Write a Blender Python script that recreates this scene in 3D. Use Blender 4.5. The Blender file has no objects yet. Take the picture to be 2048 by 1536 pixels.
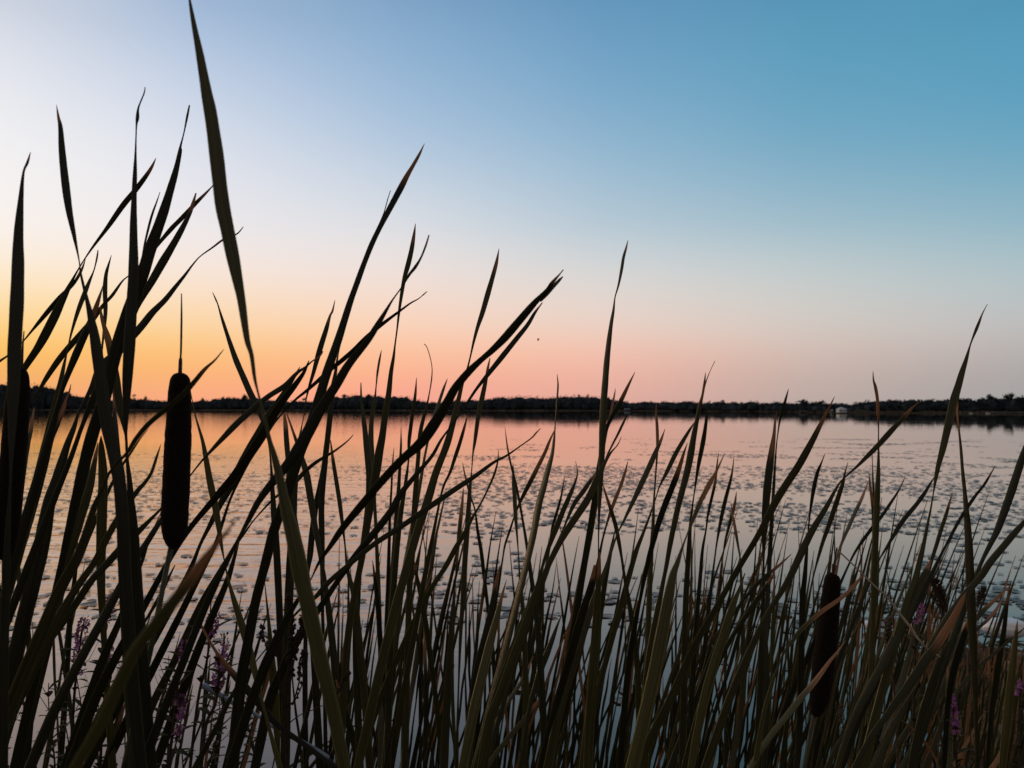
import bpy, math, random
from mathutils import Vector, noise as mnoise

random.seed(11)
C = bpy.context.scene.collection
scene = bpy.context.scene

# ---------------------------------------------------------------- camera
F = 1547.0            # focal length in pixels of the 2048 px wide photograph
HOR = 817.0           # horizon row
H = 1.5               # eye height above the water
cam_d = bpy.data.cameras.new('camera'); cam = bpy.data.objects.new('camera', cam_d); C.objects.link(cam)
cam.location = (0, 0, H); cam.rotation_euler = (math.pi / 2, 0, 0)
cam_d.sensor_width = 36; cam_d.lens = 36 * F / 2048
cam_d.shift_y = (HOR - 768) / 2048
cam_d.clip_start = 0.05; cam_d.clip_end = 6000
cam_d.dof.use_dof = True; cam_d.dof.focus_distance = 1.25; cam_d.dof.aperture_fstop = 11.0
scene.camera = cam
scene.view_settings.view_transform = 'Standard'; scene.view_settings.look = 'None'
scene.view_settings.exposure = 0; scene.view_settings.gamma = 1
scene.view_settings.use_curve_mapping = False

# ---------------------------------------------------------------- dusk sky
def lin(c):
    return tuple(((v / 255) / 12.92 if v / 255 <= 0.04045 else ((v / 255 + 0.055) / 1.055) ** 2.4) for v in c) + (1,)
ROWS = [790, 720, 650, 550, 450, 300, 150, 0]
COLS = {
    0:    [(240,168,118),(251,186,92),(254,209,126),(254,234,204),(250,242,238),(244,242,242),(228,231,239),(209,214,226)],
    400:  [(250,168,130),(253,188,114),(253,213,158),(249,230,217),(238,234,236),(222,226,236),(192,206,228),(158,184,214)],
    800:  [(248,165,144),(253,188,148),(251,211,184),(240,225,219),(222,225,229),(180,200,222),(150,183,214),(130,166,201)],
    1200: [(226,170,156),(244,186,165),(236,210,196),(218,217,215),(183,201,213),(146,183,209),(118,165,199),(102,153,191)],
    1600: [(188,169,162),(208,182,172),(214,202,193),(198,206,206),(162,190,203),(120,170,197),(98,160,190),(90,152,186)],
    2048: [(164,161,160),(178,171,169),(193,190,188),(179,196,200),(150,184,198),(110,167,193),(90,158,190),(86,153,185)],
}
world = bpy.data.worlds.new('World'); scene.world = world; world.use_nodes = True
nt = world.node_tree; N = nt.nodes; L = nt.links; N.clear()
def mth(op, a, b=None, clamp=False):
    n = N.new('ShaderNodeMath'); n.operation = op; n.use_clamp = clamp
    for i, v in enumerate((a, b)):
        if v is None: continue
        if isinstance(v, (int, float)): n.inputs[i].default_value = v
        else: L.new(v, n.inputs[i])
    return n.outputs[0]
tc = N.new('ShaderNodeTexCoord'); sp = N.new('ShaderNodeSeparateXYZ'); L.new(tc.outputs['Generated'], sp.inputs[0])
X, Y, Z = sp.outputs
az = mth('ARCTAN2', X, Y)
hyp = mth('SQRT', mth('ADD', mth('MULTIPLY', X, X), mth('MULTIPLY', Y, Y)))
el = mth('ARCTAN2', Z, hyp)                                   # radians
elp = mth('DIVIDE', el, 1.4, True)
def ramp(stops):
    r = N.new('ShaderNodeValToRGB'); r.color_ramp.interpolation = 'B_SPLINE'
    e = r.color_ramp.elements
    while len(e) > 1: e.remove(e[0])
    e[0].position = stops[0][0]; e[0].color = stops[0][1]
    for p, c in stops[1:]:
        k = e.new(p); k.color = c
    L.new(elp, r.inputs[0]); return r.outputs[0]
cols = []
for px, vals in COLS.items():
    a = math.atan((px - 1024) / F)
    st = []
    for yy, c in zip(ROWS, vals):
        st.append((max(0.0, math.atan((HOR - yy) / F * math.cos(a)) / 1.4), lin(c)))
    top = st[-1][1]
    st.append((0.62, tuple(v * k for v, k in zip(top[:3], (.5, .6, .7))) + (1,)))
    st.append((1.0, (.10, .17, .28, 1)))
    cols.append((a, ramp(st)))
# outside the picture: glow where the sun went down (left), dim dusk elsewhere
GL = 2.3
glow = ramp([(p_, tuple(v * g_ for v in lin(c_)[:3]) + (1,)) for p_, c_, g_ in ((0, (250,165,85), 1.6), (.06, (255,200,105), GL), (.16, (255,232,190), GL), (.40, (210,218,235), 1.1), (1, (85,112,145), 1))])
dusk = ramp([(0, (.19,.175,.17,1)), (.12, (.30,.27,.26,1)), (.3, (.24,.24,.25,1)), (1, (.10,.14,.18,1))])
seq = [(-3.15, dusk), (-1.9, dusk), (-1.0, glow)] + cols + [(1.35, dusk), (3.15, dusk)]
cur = seq[0][1]
for (a0, c0), (a1, c1) in zip(seq, seq[1:]):
    mr = N.new('ShaderNodeMapRange'); mr.inputs[1].default_value = a0; mr.inputs[2].default_value = a1
    L.new(az, mr.inputs[0])
    mx = N.new('ShaderNodeMix'); mx.data_type = 'RGBA'
    L.new(mr.outputs[0], mx.inputs['Factor']); L.new(cur, mx.inputs['A']); L.new(c1, mx.inputs['B'])
    cur = mx.outputs['Result']
bg = N.new('ShaderNodeBackground'); bg.inputs[1].default_value = 1.0; L.new(cur, bg.inputs[0])
wo = N.new('ShaderNodeOutputWorld'); L.new(bg.outputs[0], wo.inputs[0])

# the last warmth of the sun, just gone down to the left of the view
sd = bpy.data.lights.new('sun', 'SUN'); sd.energy = 0.4; sd.angle = math.radians(10); sd.color = (1, .62, .35)
sun = bpy.data.objects.new('sun', sd); C.objects.link(sun)
sun.rotation_euler = Vector((-math.sin(math.radians(52)), math.cos(math.radians(52)), .05)).to_track_quat('Z', 'Y').to_euler()

# ---------------------------------------------------------------- helpers
def P(px, py, d):
    """point seen at photo pixel (px, py), d metres in front of the eye"""
    return Vector(((px - 1024) / F * d, d, H - (py - HOR) / F * d))
def rootd(py, z=0.0):
    return (H - z) * F / (py - HOR)
def mesh(name, verts, faces, mat, parent=None, attrs=None, smooth=True, loc=None):
    me = bpy.data.meshes.new(name); me.from_pydata([tuple(v) for v in verts], [], faces)
    if smooth: me.polygons.foreach_set('use_smooth', [True] * len(me.polygons))
    if attrs:
        for k, vals in attrs.items():
            at = me.attributes.new(k, 'FLOAT', 'POINT'); at.data.foreach_set('value', vals)
    me.materials.append(mat); me.update()
    o = bpy.data.objects.new(name, me); C.objects.link(o)
    if parent: o.parent = parent
    if loc is not None: o.location = loc
    return o
def thing(name, label, cat, loc, group=None):
    o = bpy.data.objects.new(name, None); o.empty_display_size = .05; C.objects.link(o); o.location = loc
    return tag(o, label, cat, group)
def tag(o, label, cat, group=None):
    o['label'] = label; o['category'] = cat
    if group: o['group'] = group
    return o
class MB:
    def __init__(s): s.v = []; s.f = []
    def add(s, vs, fs):
        b = len(s.v); s.v += [Vector(v) for v in vs]; s.f += [tuple(i + b for i in f) for f in fs]
    def tube(s, pts, rads, n=8, cap=True):
        b = len(s.v); up = Vector((0.13, 1, 0.21)).normalized()
        for i, p in enumerate(pts):
            t = (pts[min(i + 1, len(pts) - 1)] - pts[max(i - 1, 0)]).normalized()
            a = t.cross(up).normalized(); c = t.cross(a)
            for k in range(n):
                q = 2 * math.pi * k / n
                s.v.append(p + (a * math.cos(q) + c * math.sin(q)) * rads[i])
        for i in range(len(pts) - 1):
            for k in range(n):
                s.f.append((b + i*n + k, b + i*n + (k+1) % n, b + (i+1)*n + (k+1) % n, b + (i+1)*n + k))
        if cap:
            s.f.append(tuple(b + k for k in range(n))[::-1])
            s.f.append(tuple(b + (len(pts)-1)*n + k for k in range(n)))
    def box(s, c, sx, sy, sz):
        x, y, z = c
        vs = [(x+i*sx/2, y+j*sy/2, z+k*sz/2) for i in (-1,1) for j in (-1,1) for k in (-1,1)]
        s.add(vs, [(0,1,3,2),(4,6,7,5),(0,4,5,1),(2,3,7,6),(0,2,6,4),(1,5,7,3)])
    def build(s, name, mat, parent=None, smooth=True, rel=None, attrs=None):
        v = [p - rel for p in s.v] if rel is not None else s.v
        return mesh(name, v, s.f, mat, parent, attrs, smooth)
def spline(pts, n):
    """Catmull-Rom through tuples, n samples per span"""
    out = []
    for i in range(len(pts) - 1):
        p0 = pts[max(i-1, 0)]; p1 = pts[i]; p2 = pts[i+1]; p3 = pts[min(i+2, len(pts)-1)]
        for k in range(n):
            t = k / n
            out.append(tuple(0.5*((2*b) + (-a+c)*t + (2*a-5*b+4*c-d)*t*t + (-a+3*b-3*c+d)*t**3) for a, b, c, d in zip(p0, p1, p2, p3)))
    out.append(tuple(pts[-1])); return out

# ---------------------------------------------------------------- materials
def new_mat(name):
    m = bpy.data.materials.new(name); m.use_nodes = True
    t = m.node_tree; return m, t.nodes, t.links, t.nodes['Principled BSDF']
def simple(name, col, rough=.6, spec=.3, var=.25, scale=30, bump=0.0, coord='Object'):
    m, n, l, b = new_mat(name)
    tc = n.new('ShaderNodeTexCoord'); no = n.new('ShaderNodeTexNoise'); no.inputs['Scale'].default_value = scale; no.inputs['Detail'].default_value = 4
    l.new(tc.outputs[coord], no.inputs['Vector'])
    r = n.new('ShaderNodeValToRGB'); r.color_ramp.elements[0].position = .3; r.color_ramp.elements[1].position = .7
    r.color_ramp.elements[0].color = tuple(c*(1-var) for c in col)+(1,); r.color_ramp.elements[1].color = tuple(c*(1+var) for c in col)+(1,)
    l.new(no.outputs['Fac'], r.inputs[0]); l.new(r.outputs[0], b.inputs['Base Color'])
    b.inputs['Roughness'].default_value = rough; b.inputs['Specular IOR Level'].default_value = spec
    if bump:
        bp = n.new('ShaderNodeBump'); bp.inputs['Strength'].default_value = bump; bp.inputs['Distance'].default_value = .01
        l.new(no.outputs['Fac'], bp.inputs['Height']); l.new(bp.outputs[0], b.inputs['Normal'])
    return m
def leaf_mat():
    m, n, l, b = new_mat('cattail_leaf')
    def at(k):
        a = n.new('ShaderNodeAttribute'); a.attribute_name = k; return a.outputs['Fac']
    oi = n.new('ShaderNodeObjectInfo')
    cmb = n.new('ShaderNodeCombineXYZ'); l.new(at('u'), cmb.inputs[0]); l.new(at('v'), cmb.inputs[1]); l.new(oi.outputs['Random'], cmb.inputs[2])
    mp = n.new('ShaderNodeMapping'); mp.inputs['Scale'].default_value = (9, 9, 37); l.new(cmb.outputs[0], mp.inputs[0])
    streak = n.new('ShaderNodeTexNoise'); streak.inputs['Scale'].default_value = 1; streak.inputs['Detail'].default_value = 3; l.new(mp.outputs[0], streak.inputs['Vector'])
    green = n.new('ShaderNodeValToRGB'); e = green.color_ramp.elements
    e[0].position = 0; e[0].color = (.018, .017, .008, 1); e[1].position = 1; e[1].color = (.105, .083, .025, 1)
    k = e.new(.55); k.color = (.058, .049, .017, 1)
    l.new(at('tone'), green.inputs[0])
    st = n.new('ShaderNodeMapRange'); st.inputs[1].default_value = .3; st.inputs[2].default_value = .7; st.inputs[3].default_value = .45; st.inputs[4].default_value = 1.5
    l.new(streak.outputs['Fac'], st.inputs[0])
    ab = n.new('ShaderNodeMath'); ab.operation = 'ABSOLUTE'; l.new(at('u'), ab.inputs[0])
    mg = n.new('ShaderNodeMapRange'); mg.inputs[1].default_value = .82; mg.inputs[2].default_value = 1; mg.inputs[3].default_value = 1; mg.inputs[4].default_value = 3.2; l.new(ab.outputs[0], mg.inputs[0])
    mm = n.new('ShaderNodeMath'); mm.operation = 'MULTIPLY'; l.new(st.outputs[0], mm.inputs[0]); l.new(mg.outputs[0], mm.inputs[1])      # pale leaf margin, lightened further to paint the bright rim light into the colour
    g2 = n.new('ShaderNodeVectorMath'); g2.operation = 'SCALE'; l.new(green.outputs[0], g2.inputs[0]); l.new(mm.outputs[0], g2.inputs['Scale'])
    dry = n.new('ShaderNodeValToRGB'); e = dry.color_ramp.elements
    e[0].position = .25; e[0].color = (.16, .045, .014, 1); e[1].position = .75; e[1].color = (.58, .27, .12, 1)
    l.new(streak.outputs['Fac'], dry.inputs[0])
    # brown spreads unevenly into the green
    ad = n.new('ShaderNodeMath'); ad.operation = 'MULTIPLY_ADD'; ad.inputs[1].default_value = .9; l.new(streak.outputs['Fac'], ad.inputs[0])
    l.new(at('dry'), ad.inputs[2])
    ss = n.new('ShaderNodeMapRange'); ss.interpolation_type = 'SMOOTHSTEP'; ss.inputs[1].default_value = .75; ss.inputs[2].default_value = 1.15
    l.new(ad.outputs[0], ss.inputs[0])
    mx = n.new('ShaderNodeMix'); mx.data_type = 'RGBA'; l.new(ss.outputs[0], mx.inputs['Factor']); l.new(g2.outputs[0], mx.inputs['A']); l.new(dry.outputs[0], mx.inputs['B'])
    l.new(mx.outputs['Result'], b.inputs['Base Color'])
    b.inputs['Roughness'].default_value = .36; b.inputs['Specular IOR Level'].default_value = .26
    # fine parallel veins
    wv = n.new('ShaderNodeTexWave'); wv.bands_direction = 'X'; wv.inputs['Scale'].default_value = 1.6; wv.inputs['Distortion'].default_value = .6
    l.new(cmb.outputs[0], wv.inputs['Vector'])
    bp = n.new('ShaderNodeBump'); bp.inputs['Strength'].default_value = .25; bp.inputs['Distance'].default_value = .0012
    l.new(wv.outputs['Fac'], bp.inputs['Height']); l.new(bp.outputs[0], b.inputs['Normal'])
    tr = n.new('ShaderNodeBsdfTranslucent'); sc = n.new('ShaderNodeVectorMath'); sc.operation = 'MULTIPLY'; sc.inputs[1].default_value = (1.6, 1.4, .5)
    l.new(mx.outputs['Result'], sc.inputs[0]); l.new(sc.outputs[0], tr.inputs['Color'])
    ms = n.new('ShaderNodeMixShader'); ms.inputs[0].default_value = .10
    l.new(b.outputs[0], ms.inputs[1]); l.new(tr.outputs[0], ms.inputs[2])
    l.new(ms.outputs[0], n['Material Output'].inputs['Surface'])
    return m
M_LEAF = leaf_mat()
M_HEAD = simple('velvet_brown', (.011, .007, .005), .95, .05, .4, 400, .3)
M_HEAD.node_tree.nodes['Principled BSDF'].inputs['Sheen Weight'].default_value = .06
M_HEAD.node_tree.nodes['Principled BSDF'].inputs['Sheen Tint'].default_value = (.7, .4, .25, 1)
M_STALK = simple('green_stalk', (.05, .045, .02), .5, .3, .3, 60)
M_SPIKE = simple('dry_spike', (.06, .03, .018), .7, .2, .3, 80)
M_PURPLE = simple('purple_petals', (.34, .10, .29), .6, .2, .35, 220)
M_PINK = simple('faded_petals', (.42, .20, .18), .6, .2, .35, 220)
M_HERB = simple('herb_leaf', (.055, .042, .018), .85, .1, .35, 50)
M_HERBD = simple('herb_stem', (.045, .028, .016), .7, .2, .3, 60)
M_SEED = simple('dry_seed', (.10, .065, .04), .85, .1, .4, 150)
M_SEEDD = simple('dark_seed', (.035, .022, .014), .85, .1, .4, 150)
M_STRAW = simple('pale_straw', (.42, .31, .20), .6, .2, .25, 60)
M_GREYSTEM = simple('grey_stem', (.22, .23, .26), .6, .3, .25, 40)
M_PAD = simple('lily_pad', (.090, .072, .052), .40, .38, .4, 14, .3, 'Object')
M_MUD = simple('mud', (.055, .042, .030), .9, .15, .5, 6, .8)
M_STONE = simple('stone', (.16, .125, .095), .85, .2, .4, 9, .6)
M_LOG = simple('driftwood', (.5, .33, .24), .7, .15, .35, 7, .6)
M_TREE = simple('tree_foliage', (.028, .033, .036), .9, .05, .45, .35)
M_TRUNK = simple('bark', (.05, .04, .035), .9, .1, .3, 2)
M_SHORE = simple('shore_grass', (.075, .070, .052), .95, .05, .4, .05)
M_REED = simple('far_reed', (.14, .115, .09), .95, .05, .35, .08)
M_WHITE = simple('white_paint', (.52, .50, .48), .6, .3, .08, 1)
M_GREYP = simple('grey_siding', (.13, .125, .12), .7, .2, .12, 1)
M_ROOF = simple('roof', (.20, .195, .20), .7, .2, .12, 2)
M_SIDE = simple('brown_siding', (.07, .055, .045), .8, .1, .2, 1)
M_GLASS = simple('dark_glass', (.02, .02, .022), .15, .5, .1, 1)
M_INSECT = simple('insect', (.03, .018, .012), .5, .3, .2, 300)
M_WING = simple('insect_wing', (.3, .24, .2), .4, .3, .1, 300)
# banded pale stone
M_BUOY, n, l, b = new_mat('pale_stone')
tc = n.new('ShaderNodeTexCoord'); wv = n.new('ShaderNodeTexWave'); wv.bands_direction = 'Z'; wv.inputs['Scale'].default_value = 9; wv.inputs['Distortion'].default_value = 1.5
l.new(tc.outputs['Object'], wv.inputs['Vector']); r = n.new('ShaderNodeValToRGB')
r.color_ramp.elements[0].color = (.86, .72, .64, 1); r.color_ramp.elements[1].color = (.95, .93, .92, 1); l.new(wv.outputs['Fac'], r.inputs[0]); l.new(r.outputs[0], b.inputs['Base Color'])
b.inputs['Roughness'].default_value = .18; b.inputs['Specular IOR Level'].default_value = .9
# water: flat mirror broken by breeze patches
M_WATER, n, l, b = new_mat('lake_water')
n.remove(b)
tc = n.new('ShaderNodeTexCoord')
def wnoise(sc, det, vec):
    mp = n.new('ShaderNodeMapping'); mp.inputs['Scale'].default_value = vec; l.new(tc.outputs['Object'], mp.inputs[0])
    t = n.new('ShaderNodeTexNoise'); t.inputs['Scale'].default_value = sc; t.inputs['Detail'].default_value = det; l.new(mp.outputs[0], t.inputs['Vector']); return t.outputs['Fac']
def wm(op, a, b_, cl=False):
    k = n.new('ShaderNodeMath'); k.operation = op; k.use_clamp = cl
    for i, v in enumerate((a, b_)):
        if isinstance(v, (int, float)): k.inputs[i].default_value = v
        else: l.new(v, k.inputs[i])
    return k.outputs[0]
small = wnoise(1.0, 3, (5.5, 11, 1)); swell = wnoise(1.0, 3, (.7, 3.4, 1)); patch = wnoise(1.0, 2, (.035, .10, 1))
spx = n.new('ShaderNodeSeparateXYZ'); l.new(tc.outputs['Object'], spx.inputs[0])
ang = wm('DIVIDE', spx.outputs[0], wm('MAXIMUM', spx.outputs[1], 1.0))
# the breeze reaches the water on the left, from about 3.5 m out
mrx = n.new('ShaderNodeMapRange'); mrx.inputs[1].default_value = .05; mrx.inputs[2].default_value = -.28; l.new(ang, mrx.inputs[0])
mry = n.new('ShaderNodeMapRange'); mry.inputs[1].default_value = 4.3; mry.inputs[2].default_value = 5.6; l.new(spx.outputs[1], mry.inputs[0])
mrf = n.new('ShaderNodeMapRange'); mrf.inputs[1].default_value = 34; mrf.inputs[2].default_value = 8; mrf.inputs[3].default_value = .10; l.new(spx.outputs[1], mrf.inputs[0])
breeze = wm('MULTIPLY', wm('MULTIPLY', mrx.outputs[0], mry.outputs[0]), mrf.outputs[0])
amp = wm('ADD', wm('MULTIPLY', breeze, .5), wm('MULTIPLY', patch, .035))
hgt = wm('MULTIPLY', wm('ADD', wm('MULTIPLY', small, .35), swell), amp)
bp = n.new('ShaderNodeBump'); bp.inputs['Strength'].default_value = 1; bp.inputs['Distance'].default_value = .05
l.new(hgt, bp.inputs['Height'])
fr = n.new('ShaderNodeFresnel'); fr.inputs['IOR'].default_value = 1.33
gl = n.new('ShaderNodeBsdfGlossy'); gl.inputs['Color'].default_value = (1, .97, .95, 1); gl.inputs['Roughness'].default_value = .02; l.new(bp.outputs[0], gl.inputs['Normal'])
tint = n.new('ShaderNodeMix'); tint.data_type = 'RGBA'; tint.inputs['A'].default_value = (1, .74, .61, 1); tint.inputs['B'].default_value = (1, .97, .94, 1)
l.new(fr.outputs[0], tint.inputs['Factor']); l.new(tint.outputs['Result'], gl.inputs['Color'])     # warm tint put into the reflected sky where the water is seen steeply
df = n.new('ShaderNodeBsdfDiffuse'); df.inputs['Color'].default_value = (.030, .024, .018, 1)
ms = n.new('ShaderNodeMixShader'); l.new(wm('POWER', fr.outputs[0], .63), ms.inputs[0]); l.new(df.outputs[0], ms.inputs[1]); l.new(gl.outputs[0], ms.inputs[2])
l.new(ms.outputs[0], n['Material Output'].inputs['Surface'])

# ---------------------------------------------------------------- lake, shore, bank
def structure(o): o['kind'] = 'structure'; return o
structure(mesh('lake_water', [(-2500, -3, 0), (2500, -3, 0), (2500, 2600, 0), (-2500, 2600, 0)], [(0, 1, 2, 3)], M_WATER, smooth=False))
structure(mesh('lake_bed', [(-2600, -40, -1.2), (2600, -40, -1.2), (2600, 4000, -1.2), (-2600, 4000, -1.2)], [(0, 1, 2, 3)], M_MUD, smooth=False))

def interp(tab, x):
    if x <= tab[0][0]: return tab[0][1]
    for (a, va), (b_, vb) in zip(tab, tab[1:]):
        if x <= b_: return va + (vb - va) * (x - a) / (b_ - a)
    return tab[-1][1]
SHORE = [(-600, 700), (0, 700), (200, 700), (500, 640), (900, 540), (1150, 500), (1350, 450), (1500, 390), (1650, 280), (1800, 250), (2048, 235), (2700, 220)]
SKYL = [(-600,770),(-100,760),(0,762),(55,766),(70,763),(90,768),(102,772),(115,776),(128,782),(140,787),(152,791),(175,791),(190,796),(205,798),(240,798),(258,795),(300,799),(312,802),(345,806),(385,803),(420,801),(445,797),(475,795),(505,795),(530,798),(560,803),(585,804),(600,802),(618,804),(640,803),(660,797),(675,791),(700,790),(730,789),(760,793),(775,791),(800,791),(818,796),(830,801),(850,802),(870,804),(900,802),(930,800),(960,798),(1000,794),(1020,795),(1060,792),(1090,796),(1110,792),(1130,790),(1155,791),(1200,792),(1225,797),(1240,803),(1290,803),(1330,805),(1390,804),(1410,806),(1445,804),(1480,805),(1500,804),(1530,806),(1560,805),(1590,808),(1620,804),(1660,809),(1700,808),(1740,804),(1790,799),(1830,800),(1870,800),(1890,797),(1920,796),(1950,799),(1975,793),(2000,796),(2030,792),(2048,792),(2300,786),(2700,790)]
# far ground: a low bank that rises to a wooded ridge behind
vs, fs = [], []
xs = list(range(-600, 2701, 20)); prof = [(0, -.6), (1.5, .12), (8, .7), (30, None), (140, None), (900, None)]
for x in xs:
    D = interp(SHORE, x); top = (HOR - interp(SKYL, x)) / F * D + H
    for i, (dd, z) in enumerate(prof):
        d = D + dd
        if z is None: z = (top * .30, top * .55, 0)[i - 3]
        vs.append(((x - 1024) / F * d, d, z))
k = len(prof)
for i in range(len(xs) - 1):
    for j in range(k - 1): fs.append((i*k + j, (i+1)*k + j, (i+1)*k + j + 1, i*k + j + 1))
structure(mesh('far_shore', vs, fs, M_SHORE))

def leaf_quads(mb, c, r, n, s, rng, squash=1.0):
    for _ in range(n):
        d = Vector((rng.gauss(0, 1), rng.gauss(0, 1), rng.gauss(0, 1))); d.normalize()
        rr = (rng.random() ** .4)
        lump = .78 + .30 * mnoise.noise(Vector((d.x * 1.8 + c.x * .13, d.y * 1.8 + c.y * .07, d.z * 1.8)))* 2
        p = c + Vector((d.x * r.x, d.y * r.y, d.z * r.z)) * rr * max(.4, lump)
        a = Vector((rng.gauss(0, 1), rng.gauss(0, 1), rng.gauss(0, 1))).normalized(); b_ = a.orthogonal().normalized(); c2 = a.cross(b_)
        q = s * rng.uniform(.5, 1.25)
        mb.add([p + b_*q, p + c2*q*.8, p - b_*q*.9, p - c2*q*.7], [(0, 1, 2, 3)])
def core(mb, c, r, rng_):
    b = len(mb.v); nu, nv = 8, 5; o = rng_.uniform(0, 50)
    for j in range(nv + 1):
        for i in range(nu):
            a = 2*math.pi*i/nu; e = math.pi*j/nv - math.pi/2; d = Vector((math.cos(a)*math.cos(e), math.sin(a)*math.cos(e), math.sin(e)))
            k_ = .88 + .25 * mnoise.noise(d * 1.5 + Vector((o, 0, 0))); mb.v.append(c + Vector((d.x*r.x, d.y*r.y, d.z*r.z)) * k_)
    for j in range(nv):
        for i in range(nu): mb.f.append((b+j*nu+i, b+j*nu+(i+1) % nu, b+(j+1)*nu+(i+1) % nu, b+(j+1)*nu+i))
rng = random.Random(5)
DIST_TREES = [(268,785,16),(291,790,14),(405,794,15),(446,792,18),(489,786,20),(610,794,16),(690,786,20),(775,789,15),(1157,785,10),(1176,787,18),(1420,801,12),(1446,800,18),(1607,799,24),(1645,801,20),(1917,791,16),(1978,788,30),(2024,786,32),(1720,806,12)]
TL = {268:'round tree on the far shore left of the big seed head, left of a pair',291:'smaller round tree beside it, right of the pair on the far shore',405:'small bushy tree on the far shore right of the big seed head',
      446:'broad low tree on the far shore between the big seed head and the crossing leaves',489:'taller open-crowned tree on the far shore where two leaves cross',610:'dark round tree on the far shore beside the leaning leaf',
      690:'tree standing highest at the left end of the wooded rise in the middle',775:'small treetop poking above the wooded rise right of centre leaf',1157:'narrow pointed treetop on the centre of the far ridge',
      1176:'rounded treetop just right of the narrow pointed one',1420:'small treetop behind the slim leaf tip right of centre',1446:'round tree on the low shore right of the slim leaf tip',
      1607:'round dark tree on the shore left of the broad leaning leaf tip',1645:'low round tree right behind the broad leaning leaf tip',1917:'ragged tree just right of the tall leaf on the right shore',
      1978:'big rounded tree on the right shore, left of the largest',2024:'largest rounded tree at the right end of the shore',1720:'tiny tree beside the white boathouse'}
def far_tree(x, ytop, wpx):
    D = interp(SHORE, x) + rng.uniform(9, 14); hgt_ = (HOR - ytop) / F * D + H; w = wpx / F * D
    base = Vector(((x - 1024) / F * D, D, .5))
    t = thing('tree', TL[x], 'tree', base)
    mb = MB(); mb.tube([Vector((0,0,-.6)), Vector((.1,0,hgt_*.35)), Vector((0,.1,hgt_*.75))], [w*.05, w*.035, w*.012], 6)
    for q in range(4):
        a = rng.uniform(0, 6.28); mb.tube([Vector((0,0,hgt_*(.3+.08*q))), Vector((math.cos(a)*w*.3, math.sin(a)*w*.3, hgt_*(.55+.08*q)))], [w*.02, w*.006], 5)
    mb.build('trunk', M_TRUNK, t)
    cb = MB()
    for q in range(9):
        a = rng.uniform(0, 6.28); rr = rng.uniform(0, .34) * w; zz = hgt_ * rng.uniform(.40, .82)
        s = w * rng.uniform(.20, .30)
        leaf_quads(cb, Vector((math.cos(a)*rr, math.sin(a)*rr, zz)), Vector((s, s, min(s*.8, hgt_*.16))), 60, w*.045, rng)
    leaf_quads(cb, Vector((0, 0, hgt_*.80)), Vector((w*.22, w*.22, hgt_*.17)), 90, w*.045, rng)
    cb.build('crown', M_TREE, t, smooth=False)
for a in DIST_TREES: far_tree(*a)
def wood(name, x0, x1):
    mb = MB(); x = x0
    while x < x1:
        D0 = interp(SHORE, x); w = rng.uniform(6, 12) if D0 > 400 else rng.uniform(3.6, 7)
        for row in range(3):
            D = D0 + 4 + row * 11 + rng.uniform(-2, 3); xx = x + rng.uniform(-6, 6)
            top = (HOR - interp(SKYL, xx) + rng.uniform(-2.4, 3.2) + 1.8 - (2 - row) * 1.8) / F * D + H
            top = max(top, 2.0)
            base = Vector(((xx - 1024) / F * D, D, 0))
            core(mb, base + Vector((0, .5, top * .42)), Vector((w*.6, w*.5, top*.50)), rng)
            for q in range(4):
                a = rng.uniform(-1, 1); zc = top * rng.uniform(.55, .80) * (1 - .12*a*a)
                leaf_quads(mb, base + Vector((a*w*.45, -.3, zc)), Vector((w*.26, w*.3, (top - zc) * 1.1)), 46, .18 + D * .00042, rng)
            leaf_quads(mb, base + Vector((0, 0, top * .4)), Vector((w*.7, w*.6, top*.46)), 30, .25 + D * .0005, rng)
        x += w / D0 * F * .55
    o = mb.build(name, M_TREE, smooth=False); o['kind'] = 'stuff'; return o
tag(wood('wooded_hill', -420, 215), 'dark wooded hill rising on the far shore at the left edge', 'woods')
tag(wood('tree_line', 217, 655), 'low far line of trees between the left hill and the middle rise', 'woods')
tag(wood('wooded_rise', 657, 1240), 'broad dark wooded rise across the middle of the far shore', 'woods')
tag(wood('shoreline_wood', 1242, 2500), 'dark wood along the right half of the far shore', 'woods')
# low reed fringe at the far waterline
mb = MB()
for i in range(5200):
    x = rng.uniform(-200, 2300); D = interp(SHORE, x) - rng.uniform(0, 3) + 1.5; b0 = Vector(((x-1024)/F*D, D, -.1)); h_ = rng.uniform(.35, .95) * (1 + .6*mnoise.noise(Vector((x*.02, 0, 0))))
    w = rng.uniform(.25, .7); q = rng.uniform(-.3, .3)
    mb.add([b0+Vector((-w,0,0)), b0+Vector((w,.2,0)), b0+Vector((w*.6+q,.1,h_)), b0+Vector((-w*.5+q,0,h_*.8))], [(0,1,2,3)])
o = mb.build('far_reeds', M_REED, smooth=False); o['kind'] = 'stuff'; tag(o, 'pale band of reeds along the far waterline', 'reeds')

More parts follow.
